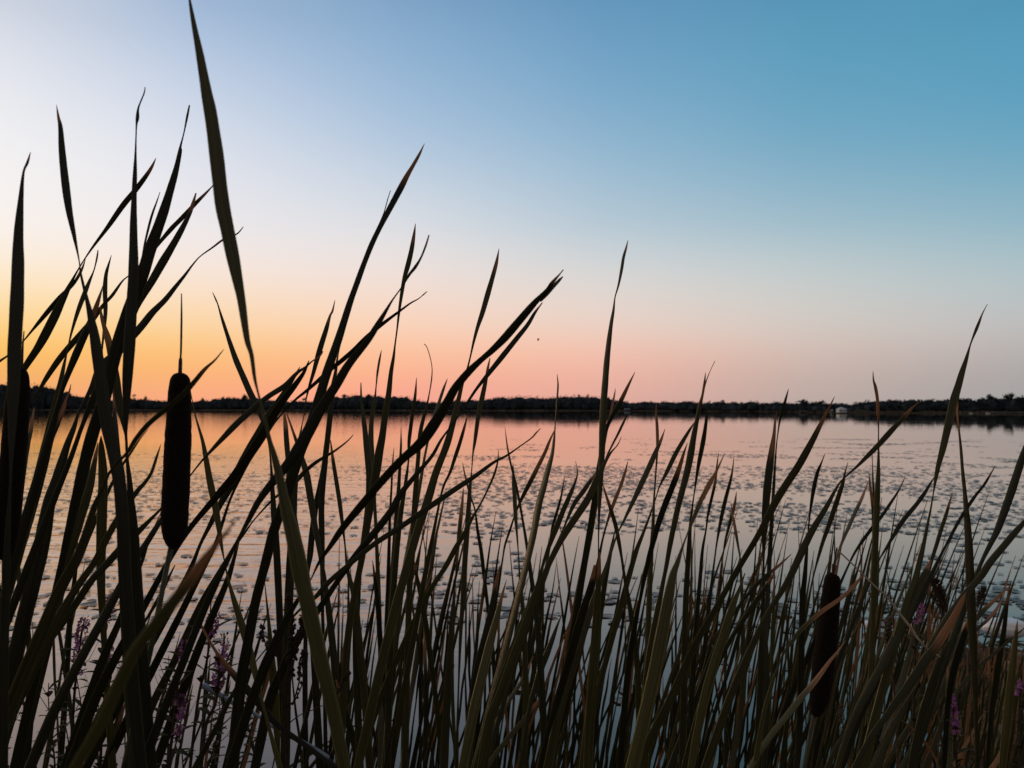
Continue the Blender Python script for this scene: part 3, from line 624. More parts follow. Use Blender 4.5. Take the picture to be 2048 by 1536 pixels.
B = {
# ---- left clump
'L1': [(61,304,1),(55,325,6),(47,345,5),(42,395,11),(37,470,20),(36,530,25),(34,600,28),(29,700,28),(27,780,25),(24,860,16),(22,930,7),(20,985,6),(14,1100,14),(8,1300,20),(4,1536,24)],
'L3': [(113,210,1),(117,235,6),(121,255,10),(124,300,14),(130,360,17),(138,420,15),(148,470,9),(158,520,3),(162,550,5),(174,600,9),(183,640,16),(190,678,22),(201,754,26),(211,830,29),(224,890,29),(238,958,28),(246,1050,28),(250,1160,28),(257,1250,28),(268,1400,28),(282,1536,28)],
'L4': [(312,316,1),(300,340,9),(275,375,14),(245,412,15),(215,455,11),(185,495,6),(163,528,3),(145,560,7),(125,600,16),(103,645,22),(78,692,20),(48,738,15),(20,790,8),(-10,850,12),(-60,950,16)],
'L5': [(171,518,1),(163,540,6),(148,566,9),(120,595,14),(90,630,13),(65,660,7),(45,684,4),(20,708,6),(0,722,8),(-30,745,10),(-80,800,12)],
'L6': [(290,174,2),(288,187,3),(277,215,4),(275,235,8),(273,250,4),(272,275,3),(271,310,5),(270,345,9),(268,400,12),(267,455,16),(267,531,21),(264,602,23),(258,703,25),(254,770,20),(252,830,12),(252,880,5),(254,930,5),(260,985,12),(264,1030,20),(270,1100,22),(280,1250,24),(304,1536,22)],
'L7': [(379,210,3),(374,235,5),(368,265,3),(361,293,5),(360,303,9),(352,340,13),(342,375,17),(330,415,21),(318,450,24),(300,500,27),(288,540,28),(270,590,30),(245,660,30),(225,730,28),(208,800,28),(188,858,28),(168,932,26),(152,1000,22),(138,1060,18),(120,1140,14),(95,1250,16),(60,1400,20),(30,1536,24)],
'L7b': [(320,384,1),(314,402,3),(304,430,5),(296,460,5),(288,495,4),(283,530,4)],
'L8': [(392,386,3),(385,410,8),(378,430,10),(360,465,15),(340,500,19),(325,525,21),(305,560,20),(285,595,14),(268,628,12),(245,690,16),(215,745,22),(190,790,18),(165,850,10),(140,920,12),(100,1020,16),(50,1150,20)],
'L11': [(427,370,2),(410,388,8),(390,408,12),(365,435,14),(345,455,14),(325,478,11),(300,508,8),(280,530,5),(262,548,4),(245,562,5),(225,590,9),(205,612,10),(185,640,14),(155,675,17),(125,710,17),(100,745,14),(75,785,7),(55,812,4),(40,850,6),(20,900,10),(0,950,12),(-40,1040,14)],
'L10': [(487,453,1),(475,467,5),(460,473,5),(445,480,7),(425,495,6),(400,513,4),(385,530,5),(370,550,8),(350,575,12),(330,600,16),(305,625,20),(285,650,21),(265,673,22),(240,700,24),(205,730,22),(184,775,14),(160,820,6),(146,860,12),(133,894,16),(114,958,24),(98,1008,28),(84,1085,34),(67,1160,34),(45,1250,34),(15,1380,34),(-20,1536,30)],
'L12': [(196,500,2),(194,515,4),(188,540,3),(177,567,8),(168,590,11),(155,625,9),(143,665,5),(135,700,3),(128,730,7),(120,770,12),(108,820,15),(95,870,15),(75,950,16),(55,1040,20),(30,1130,24),(0,1230,24)],
'L13': [(223,510,1),(217,530,5),(212,550,8),(210,580,10),(211,620,9),(209,650,7),(204,700,4),(200,760,6),(190,850,10),(170,960,12),(140,1100,16)],
'L14': [(207,568,1),(197,600,8),(186,632,14),(170,668,17),(155,702,18),(140,738,15),(126,775,10),(116,810,10),(105,850,14),(85,920,18),(60,1010,22),(30,1110,24),(-5,1230,24)],
'L15': [(201,612,1),(203,632,7),(208,652,10),(216,678,15),(224,716,17),(231,754,18),(238,805,18),(249,855,9),(253,880,5),(256,920,4),(262,980,10),(266,1080,16),(270,1250,18),(280,1500,18)],
'L16': [(142,768,1),(138,785,4),(132,800,6),(128,815,9),(120,835,11),(110,860,12),(102,880,12),(90,930,14),(70,1000,18),(40,1100,20),(0,1220,22)],
'L17': [(69,815,1),(66,830,5),(62,860,8),(56,890,9),(48,940,10),(40,1000,10),(25,1100,12),(5,1250,14)],
'L18': [(58,835,1),(54,855,4),(48,890,5),(42,940,6),(34,1010,7),(20,1120,9)],
'L19': [(225,770,1),(228,810,5),(231,856,12),(235,932,18),(242,1010,22),(248,1120,26),(256,1300,26),(270,1536,26)],
'L20': [(202,872,2),(203,900,14),(206,958,20),(203,1060,22),(202,1160,18),(208,1280,13),(216,1400,14),(225,1536,18)],
'L21': [(196,885,2),(188,930,12),(178,980,18),(160,1040,20),(145,1090,18),(120,1160,14),(95,1230,12),(60,1330,14),(20,1450,18)],
'L23': [(322,888,1),(313,915,6),(303,945,8),(290,965,11),(274,983,14),(244,1024,16),(216,1072,17),(190,1123,18),(150,1180,20),(110,1250,24),(70,1330,28),(20,1430,30)],
'L24': [(366,955,1),(352,980,4),(325,1014,7),(300,1040,12),(275,1065,20),(241,1098,24),(211,1131,22),(183,1161,20),(142,1222,20),(100,1278,22),(64,1324,24),(25,1390,26),(-10,1450,26)],
'L25': [(448,698,1),(430,720,6),(410,738,12),(390,762,14),(370,785,16),(345,808,17),(320,828,17),(295,850,16),(272,878,13),(255,905,10),(235,925,9),(218,947,7),(205,978,9),(190,1010,14),(178,1050,18),(165,1090,22),(150,1125,26),(130,1160,28),(110,1200,28),(85,1260,30),(50,1340,30),(10,1440,32)],
'L25b': [(297,857,1),(280,878,4),(262,905,6),(245,930,7),(225,965,8),(200,1020,10),(170,1090,12)],
'L26': [(381,780,1),(388,820,3),(396,850,5),(407,890,9),(419,958,15),(432,1021,15),(442,1085,8),(449,1123,3),(457,1161,6),(468,1200,12),(483,1248,17),(498,1298,18),(513,1358,13),(527,1413,6),(540,1463,9),(560,1536,14)],
'L27': [(425,584,1),(432,600,4),(436,610,3),(445,640,7),(458,680,10),(472,720,14),(487,755,15),(500,785,16),(510,805,15),(519,826,11),(529,855,6),(538,890,4),(542,930,5),(545,980,10),(548,1030,14),(553,1100,16),(560,1250,16),(570,1536,16)],
'L28': [(328,1012,1),(300,1075,5),(285,1120,8),(262,1180,12),(240,1240,16),(205,1320,20),(170,1420,22),(130,1536,24)],
'L29': [(484,1060,1),(470,1110,8),(455,1160,14),(430,1220,18),(400,1290,20),(370,1370,22),(340,1450,22),(310,1536,22)],
'L30': [(350,1130,2),(335,1160,8),(318,1195,10),(298,1230,8),(280,1260,8),(250,1330,14),(200,1430,20),(150,1536,22)],
'L31': [(12,1010,2),(30,1100,8),(42,1180,12),(55,1260,12),(62,1350,12),(60,1450,14),(50,1536,16)],
'L32': [(108,1178,3),(113,1230,6),(124,1300,8),(134,1370,10),(145,1450,10),(152,1536,12)],
'L33': [(152,1050,1),(154,1100,6),(150,1150,9),(143,1210,10),(138,1290,10),(130,1400,12),(120,1536,14)],
'B1': [(379,-6,3),(380,4,6),(388,50,12),(398,100,17),(407,150,22),(414,190,26),(421,226,29),(432,302,32),(444,404,33),(455,460,32),(463,500,31),(475,560,25),(483,602,19),(494,678,14),(503,710,10),(509,754,8),(516,785,5),(528,830,7),(540,881,9),(547,907,14),(560,958,20),(570,1008,26),(589,1085,36),(604,1161,38),(613,1197,37),(636,1298,36),(661,1400,32),(690,1536,28)],
'B2': [(470,1040,3),(458,1058,8),(442,1077,14),(424,1100,20),(406,1123,27),(381,1161,34),(350,1200,35),(320,1237,36),(292,1273,34),(265,1311,31),(235,1375,30),(200,1450,30),(150,1536,30)],
# ---- centre left
'M1': [(849,287,1),(838,310,7),(825,333,10),(815,350,13),(802,375,16),(786,405,16),(771,433,14),(757,460,13),(742,492,13),(727,530,13),(714,566,14),(701,602,15),(689,640,17),(677,678,19),(664,715,21),(651,754,22),(636,805,24),(618,860,26),(600,905,26),(585,950,26),(570,1000,24),(548,1060,24),(530,1130,22),(512,1200,22),(495,1290,24),(480,1380,26),(465,1536,28)],
'M1b': [(781,381,1),(775,400,2),(768,425,2),(758,450,3),(745,480,3)],
'M2': [(858,470,3),(852,490,5),(842,515,5),(830,535,9),(818,550,8),(803,575,4),(785,600,5),(770,625,10),(755,650,15),(734,683,19),(698,728,23),(673,769,25),(642,817,28),(607,881,33),(583,920,32),(545,965,24),(517,1003,18),(494,1046,12),(476,1080,9),(455,1120,14),(430,1170,18),(400,1240,18),(360,1340,20),(320,1440,22),(285,1536,24)],
'M3': [(854,583,2),(846,590,3),(836,598,4),(820,607,6),(797,624,9),(778,638,11),(756,655,14),(734,674,15),(710,698,16),(685,720,16),(660,740,15),(640,758,14),(615,780,11),(590,800,8),(570,820,6),(555,838,6),(540,855,12),(520,885,16),(500,915,14),(480,955,9),(460,1000,6),(445,1045,8),(430,1090,10),(400,1150,14),(350,1250,18),(300,1350,20),(250,1450,22),(210,1536,22)],
'M4': [(646,702,2),(640,712,4),(625,722,5),(610,735,8),(594,746,12),(569,772,18),(531,797,19),(480,841,21),(445,877,16),(419,905,9),(401,925,6),(378,955,4),(355,990,6),(335,1020,10),(300,1075,16),(260,1140,20),(210,1230,22),(150,1340,24),(100,1440,26),(60,1536,26)],
'M5': [(618,721,2),(607,746,10),(587,774,17),(567,800,20),(543,838,22),(518,880,24),(495,915,25),(470,950,25),(440,985,22),(410,1020,18),(385,1050,16),(360,1085,14),(330,1135,14),(290,1210,18),(240,1300,22),(190,1400,24),(140,1536,26)],
'M6': [(600,733,1),(592,748,7),(575,775,12),(558,800,15),(540,825,16),(515,870,20),(490,915,22),(465,965,20),(440,1010,16),(420,1050,12),(400,1090,8),(380,1140,12),(340,1220,18),(290,1310,20),(240,1400,22),(190,1500,22)],
'M7': [(670,600,1),(665,622,5),(660,632,6),(652,660,11),(644,685,13),(635,715,12),(627,745,9),(618,775,6),(612,800,3),(608,830,2),(603,855,3),(598,885,8),(592,930,14),(588,990,16),(585,1060,18),(580,1150,20),(575,1280,20),(570,1536,22)],
'M8': [(831,447,1),(828,470,7),(823,500,11),(816,530,12),(809,555,10),(803,590,8),(798,625,6),(794,660,4),(790,690,4),(787,715,7),(782,745,10),(777,790,13),(770,830,15),(765,870,16),(758,907,20),(750,958,20),(737,1034,17),(725,1110,15),(711,1180,15),(699,1248,16),(690,1349,18),(683,1450,18),(678,1536,18)],
'M9': [(722,765,2),(722,780,4),(723,805,6),(727,835,10),(731,870,13),(735,910,15),(738,950,14),(736,1000,12),(730,1050,10),(722,1110,10),(715,1200,14),(712,1300,16),(720,1536,18)],
'M10': [(763,700,1),(759,720,5),(755,745,5),(752,775,3),(749,805,7),(744,835,10),(742,870,12),(745,920,10),(748,980,8),(752,1060,8),(756,1150,10)],
'M11': [(998,497,1),(993,525,8),(985,555,11),(975,590,13),(965,625,12),(955,655,9),(947,685,6),(941,712,4),(934,740,5),(924,770,8),(912,820,13),(895,885,17),(872,945,18),(857,996,20),(836,1059,20),(821,1110,20),(805,1165,21),(790,1220,22),(760,1340,22),(735,1450,22),(715,1536,20)],
'M12': [(1127,539,2),(1118,550,5),(1105,565,11),(1095,580,14),(1070,605,19),(1040,640,24),(1010,675,25),(985,700,23),(962,720,20),(937,744,24),(912,774,23),(896,802,24),(875,838,29),(843,884,33),(801,922,28),(763,963,25),(725,1008,24),(687,1054,20),(661,1092,14),(638,1125,8),(623,1156,4),(605,1185,8),(575,1235,18),(540,1310,26),(515,1370,24),(490,1440,24),(460,1536,24)],
'M12b': [(1126,553,2),(1118,561,6),(1106,574,7),(1094,588,7),(1080,602,6)],
'M13': [(1085,605,2),(1070,625,8),(1055,650,12),(1035,675,15),(1015,700,16),(995,725,16),(975,750,13),(955,775,9),(938,800,7),(920,828,5),(900,855,5),(882,880,7),(864,912,10),(836,945,14),(801,988,17),(783,1021,20),(750,1064,22),(720,1100,20),(694,1135,18),(670,1170,15),(640,1215,18),(600,1270,24),(570,1330,24),(540,1400,24),(510,1536,22)],
'M14': [(1081,857,2),(1072,866,5),(1063,876,5),(1038,894,5),(1012,912,8),(987,925,11),(949,953,16),(911,978,19),(860,1013,20),(801,1054,19),(750,1087,19),(712,1118,17),(661,1161,18),(630,1195,14),(597,1222,8),(560,1265,6),(511,1324,4),(470,1380,10),(430,1460,14),(390,1536,16)],
'M15': [(707,869,1),(695,882,5),(669,902,8),(636,922,12),(610,943,14),(585,970,12),(547,998,8),(509,1039,4),(490,1065,6),(465,1100,8),(440,1140,10),(400,1210,14),(350,1320,18),(300,1420,20),(260,1536,20)],
'M16': [(568,822,3),(571,850,10),(573,880,12),(577,930,12),(580,980,14),(590,1050,16),(603,1110,16),(613,1150,14),(622,1230,14),(630,1350,16),(640,1536,18)],
'M17': [(573,826,3),(585,860,6),(600,905,10),(612,945,16),(620,990,16),(628,1040,14),(636,1085,12),(642,1120,10),(652,1180,12),(662,1260,16),(670,1350,16),(678,1536,16)],
'M18': [(661,880,2),(666,920,8),(674,970,10),(680,1010,10),(685,1050,8),(690,1090,4),(695,1140,8),(708,1190,14),(715,1250,16),(728,1380,16),(740,1536,18)],
'M19': [(686,665,1),(680,690,3),(675,715,4),(671,745,8),(665,780,12),(662,815,13),(656,870,13),(649,932,14),(643,1008,14),(644,1085,13),(645,1161,10),(645,1220,8),(648,1320,8),(652,1536,10)],
'M19b': [(651,900,1),(646,930,6),(640,970,11),(632,1010,13),(625,1060,14),(620,1110,14),(615,1150,8),(612,1220,8),(610,1350,12)],
'M20': [(848,688,2),(853,693,2),(859,710,2),(864,735,2),(863,760,3),(858,790,3),(853,815,6),(846,840,9),(840,870,10),(836,920,10),(830,1000,13),(825,1100,14),(818,1200,14),(810,1536,16)],
'M21': [(833,755,1),(831,785,6),(827,815,8),(822,850,9),(818,885,8),(817,920,4),(812,960,8),(800,1040,12),(790,1140,14),(780,1300,16),(775,1536,16)],
'M22': [(895,757,1),(888,775,6),(878,805,8),(868,835,8),(860,865,6),(850,910,6),(838,980,9),(820,1080,12),(800,1200,14),(780,1400,16)],
'M23': [(980,716,2),(976,735,6),(973,754,8),(965,792,12),(957,830,11),(950,881,8),(946,907,4),(943,945,3),(940,975,8),(936,1034,12),(929,1135,13),(926,1197,12),(921,1273,8),(917,1375,4),(915,1450,6),(914,1536,8)],
'M24': [(936,826,1),(930,850,6),(920,885,9),(910,915,9),(900,945,7),(888,970,6),(880,1000,5),(868,1060,8),(850,1150,12),(830,1260,14),(805,1400,16)],
'M25': [(802,855,1),(802,890,5),(800,930,7),(797,980,9),(792,1050,12),(786,1160,12),(780,1300,12)],
'M26': [(788,895,1),(785,930,4),(783,975,5),(780,1030,6),(778,1100,8),(775,1200,10)],
'M27': [(893,978,1),(886,1010,4),(878,1045,6),(868,1090,6),(860,1140,7),(845,1230,9),(830,1330,10)],
# ---- centre right
'R1': [(1256,480,1),(1252,497,5),(1247,515,7),(1243,540,7),(1237,570,5),(1230,595,3),(1227,620,6),(1222,650,9),(1217,690,12),(1213,730,14),(1210,770,15),(1207,810,16),(1205,860,16),(1203,920,14),(1200,980,11),(1198,1030,6),(1197,1080,3),(1197,1120,4),(1196,1170,7),(1190,1250,14),(1180,1400,16),(1165,1536,18)],
'R2': [(1114,748,1),(1116,770,4),(1114,800,4),(1112,830,3),(1110,855,3),(1108,880,6),(1104,910,9),(1096,940,13),(1087,975,15),(1078,1008,16),(1066,1072,16),(1048,1148,16),(1030,1220,16),(1010,1300,18),(985,1400,20),(950,1536,20)],
'R3': [(1112,855,1),(1100,880,6),(1090,905,9),(1075,935,11),(1060,965,12),(1047,990,10),(1037,1012,6),(1028,1035,4),(1020,1060,6),(1010,1090,5),(1005,1120,4),(995,1180,8),(975,1280,12)],
'R4': [(1010,856,1),(1015,895,4),(1022,930,5),(1032,970,6),(1040,1010,6),(1047,1050,6),(1055,1100,8),(1062,1150,10),(1075,1250,14),(1085,1400,16),(1090,1536,16)],
'R5': [(1026,925,1),(1027,960,8),(1029,990,10),(1031,1030,9),(1034,1070,5),(1037,1110,3),(1040,1160,6),(1048,1250,12),(1052,1400,14)],
'R6': [(997,900,1),(995,925,4),(988,950,6),(975,980,5),(960,1010,5),(945,1035,8),(930,1065,12),(912,1095,14),(890,1135,14),(870,1165,14),(850,1200,14),(820,1260,14),(780,1350,16)],
'R7': [(925,925,1),(930,950,4),(940,990,5),(950,1020,4),(955,1060,7),(962,1100,9),(968,1150,9),(975,1210,8),(985,1300,10)],
'R8': [(927,975,1),(925,1000,6),(921,1040,10),(917,1080,9),(914,1120,6),(911,1160,3),(908,1220,6),(905,1300,8)],
'R9': [(1151,922,1),(1155,945,3),(1150,965,6),(1140,990,11),(1127,1020,13),(1115,1050,14),(1103,1080,12),(1092,1110,9),(1083,1140,7),(1072,1180,11),(1050,1250,18),(1025,1320,22),(1000,1390,23),(980,1440,24),(965,1536,26)],
'R10': [(1129,953,1),(1123,990,5),(1115,1020,7),(1105,1055,7),(1098,1100,6),(1088,1160,8),(1070,1260,10)],
'R11': [(1196,940,3),(1182,960,10),(1165,985,14),(1150,1005,12),(1138,1030,8),(1128,1055,5),(1110,1100,8),(1085,1170,10)],
'R12': [(1243,873,1),(1235,890,3),(1222,905,6),(1210,925,9),(1198,950,15),(1177,996,19),(1152,1034,20),(1127,1072,18),(1109,1105,15),(1089,1148,14),(1070,1190,18),(1045,1250,20),(1015,1330,20),(985,1420,22),(955,1536,22)],
'R13': [(1270,744,1),(1257,770,7),(1240,805,12),(1224,833,11),(1214,855,9),(1206,885,8),(1198,930,10),(1190,990,12),(1178,1070,14),(1160,1180,16)],
'R14': [(1231,777,1),(1227,800,5),(1220,830,5),(1214,860,5),(1207,900,6),(1200,960,8)],
'R15': [(1256,826,1),(1247,845,6),(1235,870,6),(1222,895,5),(1213,915,5),(1203,950,7),(1190,1010,9)],
'R16': [(1313,806,1),(1312,825,4),(1314,850,7),(1315,880,7),(1314,910,5),(1312,940,4),(1310,970,4),(1308,1000,5),(1306,1050,8),(1303,1100,10),(1300,1160,12),(1295,1300,14),(1290,1536,16)],
'R17': [(1330,858,1),(1322,880,7),(1311,905,12),(1298,935,14),(1284,965,14),(1270,995,12),(1258,1020,9),(1246,1045,6),(1236,1065,4),(1225,1095,6),(1210,1140,9),(1195,1180,14),(1175,1240,18),(1150,1320,20),(1120,1420,20),(1095,1536,20)],
'R18': [(1256,922,1),(1250,945,6),(1242,970,8),(1230,1000,9),(1221,1025,8),(1213,1050,5),(1205,1080,5),(1195,1130,8),(1180,1200,12),(1160,1300,14)],
'R19': [(1205,965,1),(1212,990,6),(1222,1020,9),(1231,1050,10),(1238,1085,9),(1244,1120,6),(1250,1160,8),(1262,1230,12),(1275,1340,14),(1280,1536,16)],
'R20': [(1392,840,1),(1378,862,8),(1363,887,11),(1350,910,12),(1338,935,11),(1328,955,8),(1318,975,4),(1312,995,3),(1300,1030,5),(1285,1070,8),(1270,1110,12),(1245,1200,14)],
'R21': [(1375,886,1),(1368,905,6),(1362,925,9),(1352,955,14),(1340,985,15),(1328,1015,15),(1316,1050,14),(1306,1085,13),(1297,1120,12),(1288,1160,10),(1280,1200,8),(1270,1250,12),(1255,1350,14),(1240,1536,16)],
'R22': [(1411,745,1),(1409,765,5),(1405,790,6),(1400,810,9),(1394,840,10),(1388,870,13),(1382,905,16),(1375,940,16),(1366,975,15),(1357,1010,14),(1348,1050,13),(1340,1090,12),(1333,1130,10),(1325,1170,10),(1310,1250,16),(1295,1350,18),(1280,1536,18)],
'R22b': [(1430,722,1),(1422,738,1),(1414,758,2),(1409,775,2)],
'R23': [(1415,808,1),(1413,835,6),(1410,860,9),(1405,890,11),(1398,925,9),(1393,955,6),(1388,990,3),(1384,1020,5),(1380,1060,8),(1375,1140,12),(1370,1250,14),(1365,1536,16)],
'R24': [(1449,907,1),(1441,925,4),(1430,948,8),(1422,962,12),(1410,985,13),(1400,1005,12),(1390,1030,10),(1380,1055,6),(1372,1075,4),(1363,1100,7),(1355,1125,12),(1346,1150,18),(1338,1190,24),(1325,1260,28),(1310,1340,30),(1290,1430,31),(1265,1536,32)],
'R25': [(1437,906,1),(1434,930,4),(1431,960,6),(1426,985,7),(1420,1010,7),(1415,1035,5),(1412,1060,4),(1405,1100,7),(1400,1160,9),(1390,1280,12),(1380,1450,14)],
'R26': [(1468,912,1),(1465,940,4),(1460,965,7),(1452,995,9),(1445,1025,9),(1439,1055,7),(1433,1090,4),(1429,1120,4),(1424,1160,6),(1415,1240,10),(1400,1400,12)],
'R27': [(1473,983,1),(1470,1005,6),(1464,1030,8),(1456,1060,7),(1450,1085,5),(1445,1120,3),(1440,1170,6),(1430,1280,9)],
'R28': [(1462,1005,1),(1465,1030,5),(1470,1055,7),(1475,1085,6),(1480,1115,4),(1482,1150,6),(1485,1220,9),(1487,1350,12)],
'R29': [(1577,778,1),(1571,800,6),(1566,820,7),(1560,840,5),(1556,865,3),(1553,890,3),(1550,930,5),(1546,1000,8),(1540,1100,10)],
'R30': [(1553,825,1),(1550,845,5),(1548,870,8),(1543,905,14),(1539,935,17),(1535,970,18),(1532,1005,17),(1530,1040,15),(1528,1080,10),(1527,1120,5),(1527,1160,6),(1525,1250,12),(1520,1400,16),(1515,1536,18)],
'R31': [(1669,793,1),(1662,808,4),(1653,825,7),(1643,845,10),(1628,875,15),(1612,905,18),(1595,935,20),(1575,965,20),(1556,995,20),(1540,1025,18),(1525,1055,16),(1508,1085,15),(1490,1115,15),(1472,1145,15),(1455,1175,14),(1430,1220,16),(1390,1290,18),(1345,1390,20),(1300,1480,22),(1275,1536,22)],
'R32': [(1837,805,2),(1825,815,7),(1812,830,12),(1795,848,15),(1775,870,17),(1755,892,16),(1735,912,14),(1715,932,9),(1695,950,6),(1680,965,5),(1668,985,8),(1655,1010,12),(1640,1035,15),(1625,1060,17),(1610,1090,18),(1596,1120,18),(1582,1150,17),(1565,1180,15),(1540,1220,14),(1510,1280,16),(1470,1370,18),(1430,1480,20),(1410,1536,20)],
'R33': [(1746,742,1),(1747,760,4),(1751,775,7),(1755,800,7),(1756,825,6),(1757,850,3),(1757,885,3),(1757,920,6),(1756,960,10),(1754,1000,13),(1752,1050,14),(1750,1100,14),(1748,1150,14),(1747,1200,12),(1745,1270,12),(1742,1400,14),(1740,1536,14)],
'R34': [(1975,608,1),(1965,627,3),(1958,645,6),(1952,660,7),(1944,680,4),(1939,695,4),(1932,720,9),(1924,745,13),(1917,770,16),(1908,800,18),(1900,835,17),(1892,870,16),(1885,900,14),(1877,930,11),(1871,960,7),(1867,985,3),(1862,1015,4),(1855,1050,6),(1848,1085,9),(1840,1120,12),(1830,1160,14),(1815,1200,16),(1790,1290,18),(1760,1400,20),(1725,1536,22)],
'R35': [(1914,786,1),(1915,805,4),(1915,830,4),(1918,860,4),(1922,900,6),(1925,940,7),(1930,990,9),(1935,1050,14),(1938,1100,17),(1940,1150,18),(1942,1200,19),(1944,1250,18),(1947,1300,16),(1950,1370,12),(1952,1440,8),(1955,1536,8)],
'R36': [(2066,860,8),(2048,905,14),(2035,945,17),(2022,985,18),(2008,1025,17),(1995,1060,15),(1980,1090,12),(1965,1120,9),(1945,1170,10),(1920,1240,14),(1880,1350,16),(1840,1480,16)],
'R37': [(1990,933,1),(1980,950,5),(1968,970,7),(1952,990,8),(1938,1010,9),(1922,1035,8),(1908,1060,8),(1895,1085,6),(1882,1110,7),(1865,1145,10),(1845,1185,14),(1820,1230,16),(1790,1290,18),(1750,1370,18),(1715,1440,20),(1680,1536,20)],
'R38': [(1874,946,1),(1862,965,5),(1848,988,10),(1832,1010,12),(1815,1030,13),(1800,1050,12),(1785,1075,9),(1770,1100,6),(1757,1122,4),(1745,1150,6),(1720,1210,9),(1685,1300,12)],
'R39': [(1811,952,1),(1803,970,3),(1795,985,5),(1780,1008,8),(1765,1030,9),(1745,1055,10),(1725,1082,9),(1708,1108,6),(1695,1135,5),(1675,1180,8),(1640,1260,12)],
'R40': [(1650,907,1),(1643,925,4),(1635,945,8),(1628,975,9),(1623,1005,7),(1619,1035,4),(1616,1070,4),(1613,1110,7),(1609,1160,11),(1605,1200,13),(1603,1300,14),(1600,1450,14)],
'R41': [(1696,924,1),(1690,945,4),(1686,965,8),(1678,990,11),(1668,1020,12),(1658,1050,11),(1647,1080,9),(1638,1110,7),(1630,1140,4),(1623,1170,4),(1610,1240,8),(1590,1350,10)],
'R42': [(1737,962,1),(1730,980,5),(1722,1000,8),(1710,1025,9),(1697,1055,9),(1686,1080,7),(1675,1110,5),(1665,1150,6),(1650,1220,8)],
'R43': [(1738,945,1),(1740,970,5),(1744,1000,7),(1746,1030,6),(1748,1080,8),(1752,1180,10)],
'R44': [(1744,900,2),(1745,930,2),(1746,960,4),(1748,1000,5),(1752,1080,8)],
'R45': [(1905,985,1),(1899,1005,5),(1892,1030,8),(1882,1060,9),(1873,1090,9),(1865,1115,8),(1855,1150,9),(1840,1220,12)],
'R46': [(2062,1030,10),(2030,1065,18),(2005,1095,19),(1980,1125,19),(1960,1155,18),(1930,1190,20),(1895,1240,22),(1850,1320,22),(1800,1420,22)],
'R47': [(1730,1148,1),(1718,1160,8),(1705,1175,10),(1690,1190,12),(1670,1205,14),(1645,1222,15),(1620,1243,14),(1600,1262,13),(1583,1285,10),(1568,1305,6),(1555,1335,4),(1540,1380,8),(1525,1440,10),(1510,1536,14)],
'R48': [(1691,1280,1),(1678,1300,5),(1660,1322,9),(1640,1350,13),(1620,1375,16),(1600,1398,17),(1575,1430,17),(1550,1460,16),(1525,1495,15),(1500,1536,14)],
'R49': [(1490,1146,2),(1480,1175,7),(1470,1200,13),(1458,1235,18),(1446,1275,20),(1434,1310,21),(1422,1350,22),(1410,1395,22),(1400,1440,20),(1390,1490,18),(1382,1536,16)],
'R50': [(1458,1230,1),(1440,1260,8),(1420,1290,11),(1400,1318,12),(1380,1345,12),(1360,1375,11),(1343,1405,9),(1325,1440,7),(1310,1475,6),(1295,1536,8)],
'R52': [(1528,1165,1),(1526,1200,6),(1527,1245,11),(1530,1290,14),(1532,1340,15),(1533,1400,15),(1531,1460,14),(1528,1536,14)],
'R53': [(1583,1108,1),(1570,1120,6),(1553,1135,10),(1535,1150,13),(1515,1168,13),(1495,1190,10),(1480,1208,7),(1460,1240,8),(1430,1300,12),(1400,1380,14)],
'R54': [(1545,1150,4),(1528,1180,12),(1510,1205,14),(1490,1235,14),(1472,1262,12),(1455,1290,12),(1430,1340,14),(1400,1420,16),(1370,1536,18)],
'R56': [(1885,1560,2),(1872,1520,6),(1860,1500,7),(1850,1485,8),(1838,1470,8),(1825,1458,8),(1810,1446,7),(1795,1437,6),(1775,1429,5),(1755,1425,4),(1735,1428,5),(1715,1438,6),(1700,1452,7),(1685,1475,9),(1670,1500,11),(1655,1536,13)],
'R57': [(1862,1120,3),(1850,1146,14),(1830,1190,20),(1808,1240,22),(1785,1290,22),(1765,1330,21),(1740,1375,19),(1715,1420,16),(1695,1470,14),(1675,1536,14)],
'R58': [(1932,1185,1),(1925,1200,10),(1910,1230,16),(1893,1260,20),(1875,1290,23),(1855,1315,24),(1835,1345,24),(1815,1375,23),(1795,1400,20),(1775,1430,18),(1745,1470,16),(1710,1536,16)],
'R59': [(1900,1280,3),(1885,1310,12),(1872,1345,18),(1858,1390,20),(1845,1430,18),(1833,1480,16),(1822,1536,14)],
'R60': [(1945,1220,6),(1930,1265,14),(1915,1310,16),(1903,1360,14),(1895,1420,12),(1888,1536,10)],
'R61': [(2020,1172,1),(2008,1182,6),(1990,1200,10),(1970,1218,14),(1952,1238,14),(1930,1262,14),(1905,1300,14),(1875,1360,14)],
'R62': [(2002,1200,1),(1992,1220,8),(1975,1240,10),(1955,1258,10),(1935,1280,10),(1905,1330,12),(1870,1410,12)],
'R63': [(2035,1240,1),(2032,1270,8),(2028,1310,13),(2022,1360,16),(2016,1420,18),(2010,1480,17),(2005,1536,15)],
'R64': [(2022,1160,1),(2015,1200,6),(2008,1260,10),(1998,1320,13),(1990,1380,13),(1982,1440,10),(1975,1536,10)],
'R66': [(1894,1320,1),(1896,1350,6),(1897,1390,12),(1898,1440,14),(1899,1490,14),(1900,1536,14)],
'R67': [(1965,1430,1),(1952,1452,5),(1940,1475,8),(1925,1500,9),(1908,1536,12)],
'R68': [(1823,1463,1),(1808,1482,5),(1795,1495,7),(1778,1515,9),(1760,1536,10)],
'R69': [(2020,1440,3),(2018,1470,5),(2010,1490,8),(1998,1515,12),(1985,1536,14)],
'R70': [(2050,1255,3),(2015,1285,8),(1985,1310,10),(1955,1335,10),(1925,1370,10),(1895,1420,12),(1870,1490,14)],
# ---- bottom centre
